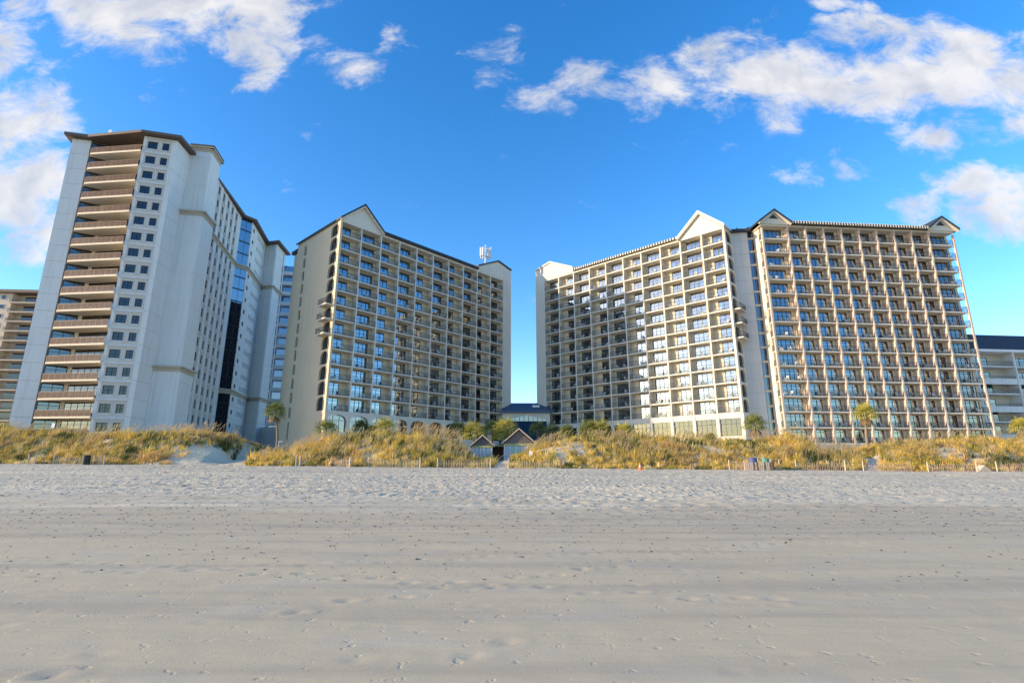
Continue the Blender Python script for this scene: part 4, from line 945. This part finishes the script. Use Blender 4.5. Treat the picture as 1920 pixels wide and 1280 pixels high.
# driftwood-coloured boards beside the left path edge, wooden deck edges in the dune
for u, v, Yd, l_, lb in ((800, 846, 74, 2.6, 'weathered plank lying in the dune grass left of the pavilions'), (470, 862, 67, 2.2, 'pale plank lying across the bare sand slope'), (1572, 846, 73, 4.6, 'long weathered deck board below the wide frontal wing')):
    x, zz = px_at(u, Yd, v); ob_ = ob('plank', MB().box(-l_ / 2, l_ / 2, -.12, .12, 0, .07).mesh('plank', 'wood_weathered'), None, (x, Yd, gz(x, Yd) + (.55 if u != 470 else .12)), rot=(0, R(-4), R(8))); tag(ob_, lb, 'plank')

# ------------------------------------------------------------------ sand fences
SLAT = MB().box(-.02, .02, -.008, .008, 0, 1.0).mesh('slat', 'wood_weathered'); SLATP = MB().box(-.02, .02, -.008, .008, 0, 1.0).mesh('slat_pink', 'wood_pink')
POST = MB().tube((0, 0, -.5), (0, 0, 1.15), .075, .065, 7).mesh('fence_post', 'wood_weathered'); POSTD = MB().tube((0, 0, -.5), (0, 0, 1.15), .075, .065, 7).mesh('fence_post_dark', 'wood_dark')
def fence(u0, u1, y0, y1, label, pink=False, step=.19, lean=0, posts=(1, 1), cov=(0, 1)):
    xa_ = (u0 - 960) / 980 * y0 * .972 / .972; xb_ = (u1 - 960) / 980 * y1
    kx = 1 / (math.cos(T0) + math.sin(T0) * (877 - 640) / 980); xa_ *= kx; xb_ *= kx
    t = thing('sand_fence', label, 'fence', (xa_, y0, gz(xa_, y0)), 0, 'sand fences along the dune foot')
    n = int(abs(xb_ - xa_) / step)
    for k in range(n + 1):
        f_ = k / max(1, n)
        if not cov[0] <= f_ <= cov[1]: continue
        x = xa_ + (xb_ - xa_) * f_; y = y0 + (y1 - y0) * f_; s = ob('slat', SLATP if pink else SLAT, t, (x - xa_, y - y0, gz(x, y) - gz(xa_, y0) - .08), rot=(0, R(lean * math.sin(f_ * 3 + u0) + random.gauss(0, 2.2)), R(random.uniform(-15, 15)))); s.scale.z = random.uniform(.88, 1.05)
    wr = MB()
    for zz in (.3, .72): wr.tube((0, 0, zz), (xb_ - xa_, y1 - y0, zz + gz(xb_, y1) - gz(xa_, y0)), .012, n=4)
    ob('wire', wr.mesh('wire', 'metal_dark'), t)
    if posts[0]: ob('post', POST, t, (-.1, -.05, 0))
    if posts[1]: ob('post', POSTD if posts[1] == 2 else POST, t, (xb_ - xa_ + .1, y1 - y0 - .05, gz(xb_, y1) - gz(xa_, y0)))
FE = [(52, 62, 63, 62.5, 'stub of sand fence farthest left below the white tower', {}), (100, 152, 63, 62.8, 'tilted sand fence left of the black barrel', dict(lean=9)), (168, 192, 63, 62.4, 'short sand fence right of the black barrel', {}),
      (556, 560, 63.4, 63.3, 'lone fence stub right of the bare sand slope', {}), (622, 654, 63.6, 61.6, 'short sand fence below the first ground-floor arch', {}), (692, 786, 62.8, 61.2, 'broken sand fence below the middle arches', dict(cov=(.0, 1))), (822, 918, 62.0, 61.2, 'long pale sand fence left of the beach access path', {}),
      (955, 1050, 61.2, 61.6, 'sand fence right of the beach access path', dict(posts=(1, 2))), (1369, 1398, 62.6, 62.4, 'short sand fence left of the bin enclosure', dict(posts=(1, 0))), (1447, 1460, 62.6, 62.3, 'fence stub right of the bin enclosure', dict(pink=True)),
      (1494, 1583, 62.4, 61.6, 'pinkish sand fence left of the right-hand path', dict(pink=True)), (1620, 1708, 61.6, 61.9, 'pinkish sand fence just right of the right-hand path', dict(pink=True, posts=(1, 2))), (1741, 1829, 61.6, 61.2, 'leaning pinkish sand fence near the right edge', dict(pink=True, lean=6)), (1870, 1935, 62.4, 62, 'pinkish sand fence cut by the right picture edge', dict(pink=True))]
for u0, u1, y0, y1, lb, k in FE: fence(u0, u1, y0, y1, lb, **k)
def gx(u, y): return (u - 960) / 980 * y / (math.cos(T0) + math.sin(T0) * (877 - 640) / 980)
# bins
def barrel(u, Yd, mat, label, h=.95, r_=.33, bag=None):
    x = gx(u, Yd); t = thing('trash_barrel', label, 'bin', (x, Yd, gz(x, Yd)))
    ob('drum', MB().lathe([(r_ * .92, -.05), (r_, .02), (r_, h * .33), (r_ * 1.04, h * .35), (r_, h * .37), (r_, h * .66), (r_ * 1.04, h * .68), (r_, h * .7), (r_, h)], 16).mesh('drum', mat, smooth=False), t)
    ob('rim', MB().lathe([(r_ * 1.07, h - .04), (r_ * 1.07, h + .03), (r_ * .6, h + .02), (r_ * .6, h - .2)], 16).mesh('rim', bag or mat), t)
barrel(159, 62.3, 'bin_black', 'black trash barrel between sand fences below the white tower', 1.05, .38)
barrel(1413, 61.4, 'bin_blue', 'blue trash barrel in the wooden enclosure', 1.35, .45, 'bin_blue'); barrel(1436, 61.2, 'bin_green', 'green trash barrel in the wooden enclosure', 1.3, .45, 'bin_green')
xa_ = gx(1400, 60.6); xb_ = gx(1448, 60.6); t = thing('bin_enclosure', 'open slatted wooden enclosure around the two trash barrels', 'enclosure', (xa_, 60.5, gz(xa_, 60.5)))
for k in range(15):
    f_ = k / 14; ob('slat', MB().box(-.06, .06, -.015, .015, -.1, .88 + .08 * random.random()).mesh('slat', random.choice(['wood_weathered', 'wood_pink', 'wood_weathered', 'wood_dark'])), t, ((xb_ - xa_) * f_, 0, 0))
for k in (0, 1): ob('post', MB().box(-.1, .1, -.06, .06, -.4, 1.15).mesh('post', ('wood_pink', 'wood_dark')[k]), t, ((xb_ - xa_) * k + (.15 if k else -.15), .1, 0))
for k in (.2, .7): ob('rail', MB().box(0, xb_ - xa_, .02, .06, k, k + .1).mesh('rail', 'wood_weathered'), t)
# cone, signs, lamp, ramp
x = gx(1200, 58.6); t = thing('traffic_cone', 'orange traffic cone on the sand below the angled hotel', 'cone', (x, 58.6, gz(x, 58.6)))
ob('base', MB().box(-.23, .23, -.23, .23, 0, .05).mesh('base', 'cone_orange'), t); cn = ob('cone', MB().lathe([(.18, .05), (.04, .85), (.03, .86)], 14).mesh('cone', 'cone_orange'), t); ob('white_band', MB().lathe([(.128, .38), (.086, .58), (.08, .58)], 14).mesh('white_band', 'white_paint'), t)
def sign(u, Yd, vtop, w_, h_, label):
    x, zt = px_at(u, Yd, vtop); g = gz(x, Yd); t = thing('beach_sign', label, 'sign', (x, Yd, g))
    ob('post', MB().box(-.06, .06, 0, .1, -.4, zt - g - .02).mesh('post', 'wood_weathered'), t); ob('board', MB().box(-w_ / 2, w_ / 2, -.05, -.005, zt - g - h_, zt - g).mesh('board', 'white_paint'), t)
sign(101, 74, 793, .45, .65, 'white sign on a post in the grass before the white tower'); sign(995, 66, 845, .38, .5, 'small sign on a post beside the beach access path')
x, zt = px_at(523, 82, 828); g = gz(x, 82); t = thing('path_lamp', 'thin lamp post with a small arm beside the lone palm', 'lamp post', (x, 82, g)); ob('post', MB().tube((0, 0, -.3), (0, 0, zt - g), .05).mesh('post', 'antenna_white'), t); ob('lamp_head', MB().box(-.05, .55, -.1, .1, zt - g, zt - g + .1).mesh('lamp_head', 'antenna_white'), t)
x, zt = px_at(530, 78, 841); g = gz(x, 78); t = thing('notice_board', 'small white notice board at the foot of the lone palm', 'sign', (x, 78, g)); ob('board', MB().box(-.28, .28, -.03, .03, .45, 1.05).mesh('board', 'white_paint'), t); ob('post', MB().box(-.05, .05, .03, .1, -.3, .9).mesh('post', 'white_paint'), t)
x = gx(1848, 62.6); t = thing('wooden_ramp', 'tilted grey wooden board leaning in the sand near the right edge', 'board', (x, 62.6, gz(x, 62.6)))
ob('board', MB().add([(-.9, 0, 0), (0, 0, .75), (.95, .1, 0), (-.9, .9, 0), (0, .9, .75), (.95, 1, 0)], [(0, 1, 4, 3), (1, 2, 5, 4), (0, 2, 1), (3, 4, 5)]) or MB().box(0, 1, 0, 1, 0, 1).mesh('x', 'rock'), t) if False else None
bm_ = MB(); bm_.add([(-.9, 0, -.05), (0, 0, .7), (.95, .1, -.05), (-.9, .9, -.05), (0, .9, .7), (.95, 1, -.05)], [(0, 1, 4, 3), (1, 2, 5, 4), (0, 2, 1), (3, 4, 5)]); ob('board', bm_.mesh('board', 'wood_weathered'), t)
ob('edge', MB().tube((0, -.03, .72), (.98, .07, -.05), .05).mesh('edge', 'wood_dark'), t)

# ------------------------------------------------------------------ dune grass
def grass():
    def bare(px, py, dens):
        n = len(px); u = 960 + 980 * px / py * .972; foot = 63.0 + 1.3 * vnoise(px, 0 * px, 9) + .6 * vnoise(px, 0 * px + 20, 2.5)
        dn = vnoise(px, py, 5) + .7 * vnoise(px, py, 2) + .12
        keep = (rng.random(n) < np.clip(dens + 1.8 * dn, .2, 1)) & (py > foot)
        keep &= ~((np.hypot((px + 36.9) / 4.3, (py - 66.0) / 3.7) < 1 + .35 * vnoise(px, py, 1.5)))                       # bare slope
        for (uc, hw, yl) in ((478, 12, 76), (940, 13, 74), (1597, 14, 72)):                      # paths
            keep &= ~((np.abs(u - uc - (py - 62) * .6) < hw * 1.0 + 6 * vnoise(px, py, 1.2)) & (py < yl))
        keep &= ~((np.abs(u - 920) < 40) & (py > 74)); keep &= ~((py > 76) & (rng.random(n) < .5))
        for (uc, vc, r_) in ((690, 70.5, .6), (1040, 69, .4), (1075, 69.5, .3), (232, 70, .6), (1300, 70, .5), (1730, 68.5, .6), (1790, 67, .5), (640, 70, .4)):   # bare patches
            keep &= ~(np.hypot((u - uc) / 980 * py / (2.4 * r_), (py - vc) / (r_)) < 1)
        return keep
    nc = 13500
    cy = 62.6 + 20 * rng.random(nc) ** 1.25; cx = (rng.random(nc) * 2 - 1) * (cy * 1.1 + 6); k = bare(cx, cy, .95); cx, cy = cx[k], cy[k]; nc = len(cx)
    ch = (.55 + .75 * rng.random(nc) ** 1.5) * (.8 + .8 * np.clip(vnoise(cx, cy, 3) + .3, 0, 1)) * (.62 + .38 * sstep((cy - 63) / 4))
    cr = .18 + .3 * rng.random(nc)
    pal = np.array([(.74, .53, .13), (.62, .48, .125), (.33, .32, .08), (.70, .46, .19), (.10, .12, .04), (.80, .63, .30), (.33, .23, .13)])
    q = vnoise(cx, cy, 4.5) + .6 * vnoise(cx, cy, 1.6) + rng.normal(0, .25, nc); q2 = vnoise(cx + 77, cy, 6) + rng.normal(0, .25, nc)
    ci = np.where(q > .1, 0, np.where(q > -.12, 1, 2)); ci = np.where(q2 > .28, 3, ci); ci = np.where(q < -.28, 4, ci); ci = np.where(rng.random(nc) < .12, 5, ci); ci = np.where(rng.random(nc) < .08, 6, ci)
    ch = np.where(rng.random(nc) < .22, ch * 1.4, ch); cc = pal[ci] * (.75 + .5 * rng.random((nc, 1)))
    per = 26; wind = rng.normal(.10, .08, nc)
    g = np.repeat(np.arange(nc), per); n = len(g); th = rng.random(n) * 2 * math.pi; rr_ = np.sqrt(rng.random(n)); ox = np.cos(th) * rr_; oy = np.sin(th) * rr_
    px = cx[g] + ox * cr[g]; py = cy[g] + oy * cr[g]; hgt = ch[g] * (.6 + .45 * rng.random(n)) * (1.08 - .35 * rr_)
    lx = (ox * .42 + wind[g] + rng.normal(0, .10, n)) * hgt; ly = (oy * .42 + rng.normal(0, .10, n)) * hgt; wd = .018 + .028 * rng.random(n)
    cl = cc[g] * (.78 + .44 * rng.random((n, 1)))
    # thin lower cover between the tufts
    m = 60000; sy = 62.6 + 20 * rng.random(m) ** 1.25; sx = (rng.random(m) * 2 - 1) * (sy * 1.1 + 6); k = bare(sx, sy, .8); sx, sy = sx[k], sy[k]; m = len(sx)
    px = np.concatenate([px, sx]); py = np.concatenate([py, sy]); h2 = .22 + .38 * rng.random(m); hgt = np.concatenate([hgt, h2])
    lx = np.concatenate([lx, rng.normal(.05, .25, m) * h2]); ly = np.concatenate([ly, rng.normal(0, .25, m) * h2]); wd = np.concatenate([wd, .02 + .025 * rng.random(m)])
    cl = np.concatenate([cl, pal[rng.choice([1, 2, 3, 6, 6], m)] * (.6 + .4 * rng.random((m, 1)))]); n = len(px)
    gzz = zg(px, py); ang = rng.random(n) * math.pi; dx = np.cos(ang) * wd; dyv = np.sin(ang) * wd * .5; D3 = np.stack([dx, dyv, 0 * dx], 1)
    V = np.zeros((n, 5, 3)); base = np.stack([px, py, gzz - .05], 1); V[:, 0] = base - D3; V[:, 1] = base + D3
    mid = base + np.stack([lx * .38, ly * .38, hgt * .62], 1); V[:, 2] = mid + D3 * .8; V[:, 3] = mid - D3 * .8
    V[:, 4] = base + np.stack([lx * 1.25, ly * 1.25, hgt * (1 - .25 * rng.random(n))], 1)
    quad = np.arange(n)[:, None] * 5 + np.array([0, 1, 2, 3]); tri = np.arange(n)[:, None] * 5 + np.array([3, 2, 4])
    return V.reshape(-1, 3), quad, tri, np.repeat(cl, 5, 0)
def raw_mesh(name, V, quad, tri, colr, mat):
    me = bpy.data.meshes.new(name); me.vertices.add(len(V)); me.vertices.foreach_set('co', V.astype(np.float32).ravel())
    li = np.concatenate([quad.ravel(), tri.ravel()]).astype(np.int32); me.loops.add(len(li)); me.loops.foreach_set('vertex_index', li)
    st = np.concatenate([np.arange(len(quad)) * 4, len(quad) * 4 + np.arange(len(tri)) * 3]).astype(np.int32)
    me.polygons.add(len(st)); me.polygons.foreach_set('loop_start', st); me.update(calc_edges=True)
    at_ = me.color_attributes.new('blade', 'FLOAT_COLOR', 'POINT'); at_.data.foreach_set('color', np.concatenate([colr, np.ones((len(colr), 1))], 1).astype(np.float32).ravel())
    me.materials.append(mat); return me
def grass_mat():
    m, nt, N, L, b = newmat('dune_grass'); N.remove(b); out = [n for n in N if n.type == 'OUTPUT_MATERIAL'][0]
    a = N.new('ShaderNodeAttribute'); a.attribute_name = 'blade'; d = N.new('ShaderNodeBsdfDiffuse'); t_ = N.new('ShaderNodeBsdfTranslucent'); L.new(a.outputs['Color'], d.inputs[0]); L.new(a.outputs['Color'], t_.inputs[0])
    mx = N.new('ShaderNodeMixShader'); mx.inputs[0].default_value = .35; L.new(d.outputs[0], mx.inputs[1]); L.new(t_.outputs[0], mx.inputs[2]); L.new(mx.outputs[0], out.inputs[0]); return m
GM = grass_mat()
tag(ob('dune_grass', raw_mesh('dune_grass', *grass(), GM)), 'golden and olive dune grass covering the sand ridge', 'grass', kind='stuff')
def oats():
    V = []; Q = []; Tt = []; C = []
    n = 5600
    for k in range(n):
        y = 65.5 + 11 * rng.random(); x = (rng.random() * 2 - 1) * (y * 1.08 + 4); u = 960 + 980 * x / y * .972
        if np.hypot((x + 37) / 4.8, (y - 66.5) / 4.0) < 1.05 or abs(u - 485) < 16 or abs(u - 930) < 46 or abs(u - 1598) < 22: continue
        big = vnoise(x, y, 4) > .08 or 775 < u < 870 or 560 < u < 620
        if not big and rng.random() < .72: continue
        g = gz(x, y); h = rng.uniform(1.1, 1.75) * (1.25 if 780 < u < 870 else 1); ln = rng.normal(.28, .16); ly = rng.normal(0, .15)
        c0 = np.array((.60, .45, .20)) * rng.uniform(.7, 1.15); c1 = np.array((.70, .52, .29)) * rng.uniform(.75, 1.2)
        P = [np.array((x, y, g)), np.array((x + ln * .3 * h, y + ly * .3, g + h * .6)), np.array((x + ln * .62 * h, y + ly * .7, g + h * .9)), np.array((x + (ln * .95 + .05) * h, y + ly, g + h * 1.13))]
        W = [.014, .014, .014, .01]
        o = len(V)
        for p, w_ in zip(P, W): V += [p - (w_, 0, 0), p + (w_, 0, 0)]; C += [c0, c0]
        for j in range(3): Q.append((o + 2 * j, o + 2 * j + 1, o + 2 * j + 3, o + 2 * j + 2))
        o = len(V); a, b_ = P[2], P[3]; d = b_ - a
        V += [a - .3 * d, a + d * .35 + (.05, 0, 0), b_ + d * .3, a + d * .35 - (.05, 0, 0)]; C += [c1] * 4; Q.append((o, o + 1, o + 2, o + 3))
    return np.array(V), np.array(Q), np.zeros((0, 3), int), np.array(C)
tag(ob('sea_oats', raw_mesh('sea_oats', *oats(), GM)), 'taller sea oats with drooping seed heads above the dune grass', 'grass', kind='stuff')

# ------------------------------------------------------------------ wrack: shell and weed bits along the old tide lines
def wrack():
    n = 5200; V = []; Q = []; C = []
    y = np.concatenate([9 + 34 * rng.random(n // 2) ** 1.1, rng.choice([17.0, 20.5, 23.0, 29.0, 38.0], n - n // 2) + rng.normal(0, 1.6, n - n // 2)]); x = (rng.random(n) * 2 - 1) * (y * 1.06 + 2); z = zg(x, y, True)
    for k in range(n):
        s_ = rng.uniform(.006, .018) * (1 + y[k] / 14); a = rng.random() * 6.28; l_ = s_ * rng.uniform(1, 2.6); c, d = math.cos(a), math.sin(a); o = len(V); h = s_ * rng.uniform(.3, .8)
        for u_, v_ in ((-l_, -s_), (l_, -s_ * .7), (l_ * .8, s_), (-l_ * .9, s_ * .8)): V.append((x[k] + u_ * c - v_ * d, y[k] + u_ * d + v_ * c, z[k] - .012))
        V.append((x[k], y[k], z[k] + h)); col = np.array([(.16, .13, .10), (.22, .18, .14), (.62, .58, .52), (.28, .22, .16)][rng.choice(4, p=[.42, .28, .12, .18])]) * rng.uniform(.8, 1.2); C += [col] * 5
        Q += [(o, o + 1, o + 4), (o + 1, o + 2, o + 4), (o + 2, o + 3, o + 4), (o + 3, o, o + 4)]
    return np.array(V), np.zeros((0, 4), int), np.array(Q), np.array(C)
tag(ob('beach_wrack', raw_mesh('beach_wrack', *wrack(), GM)), 'dark shell and weed fragments scattered along the tide lines', 'debris', kind='stuff')
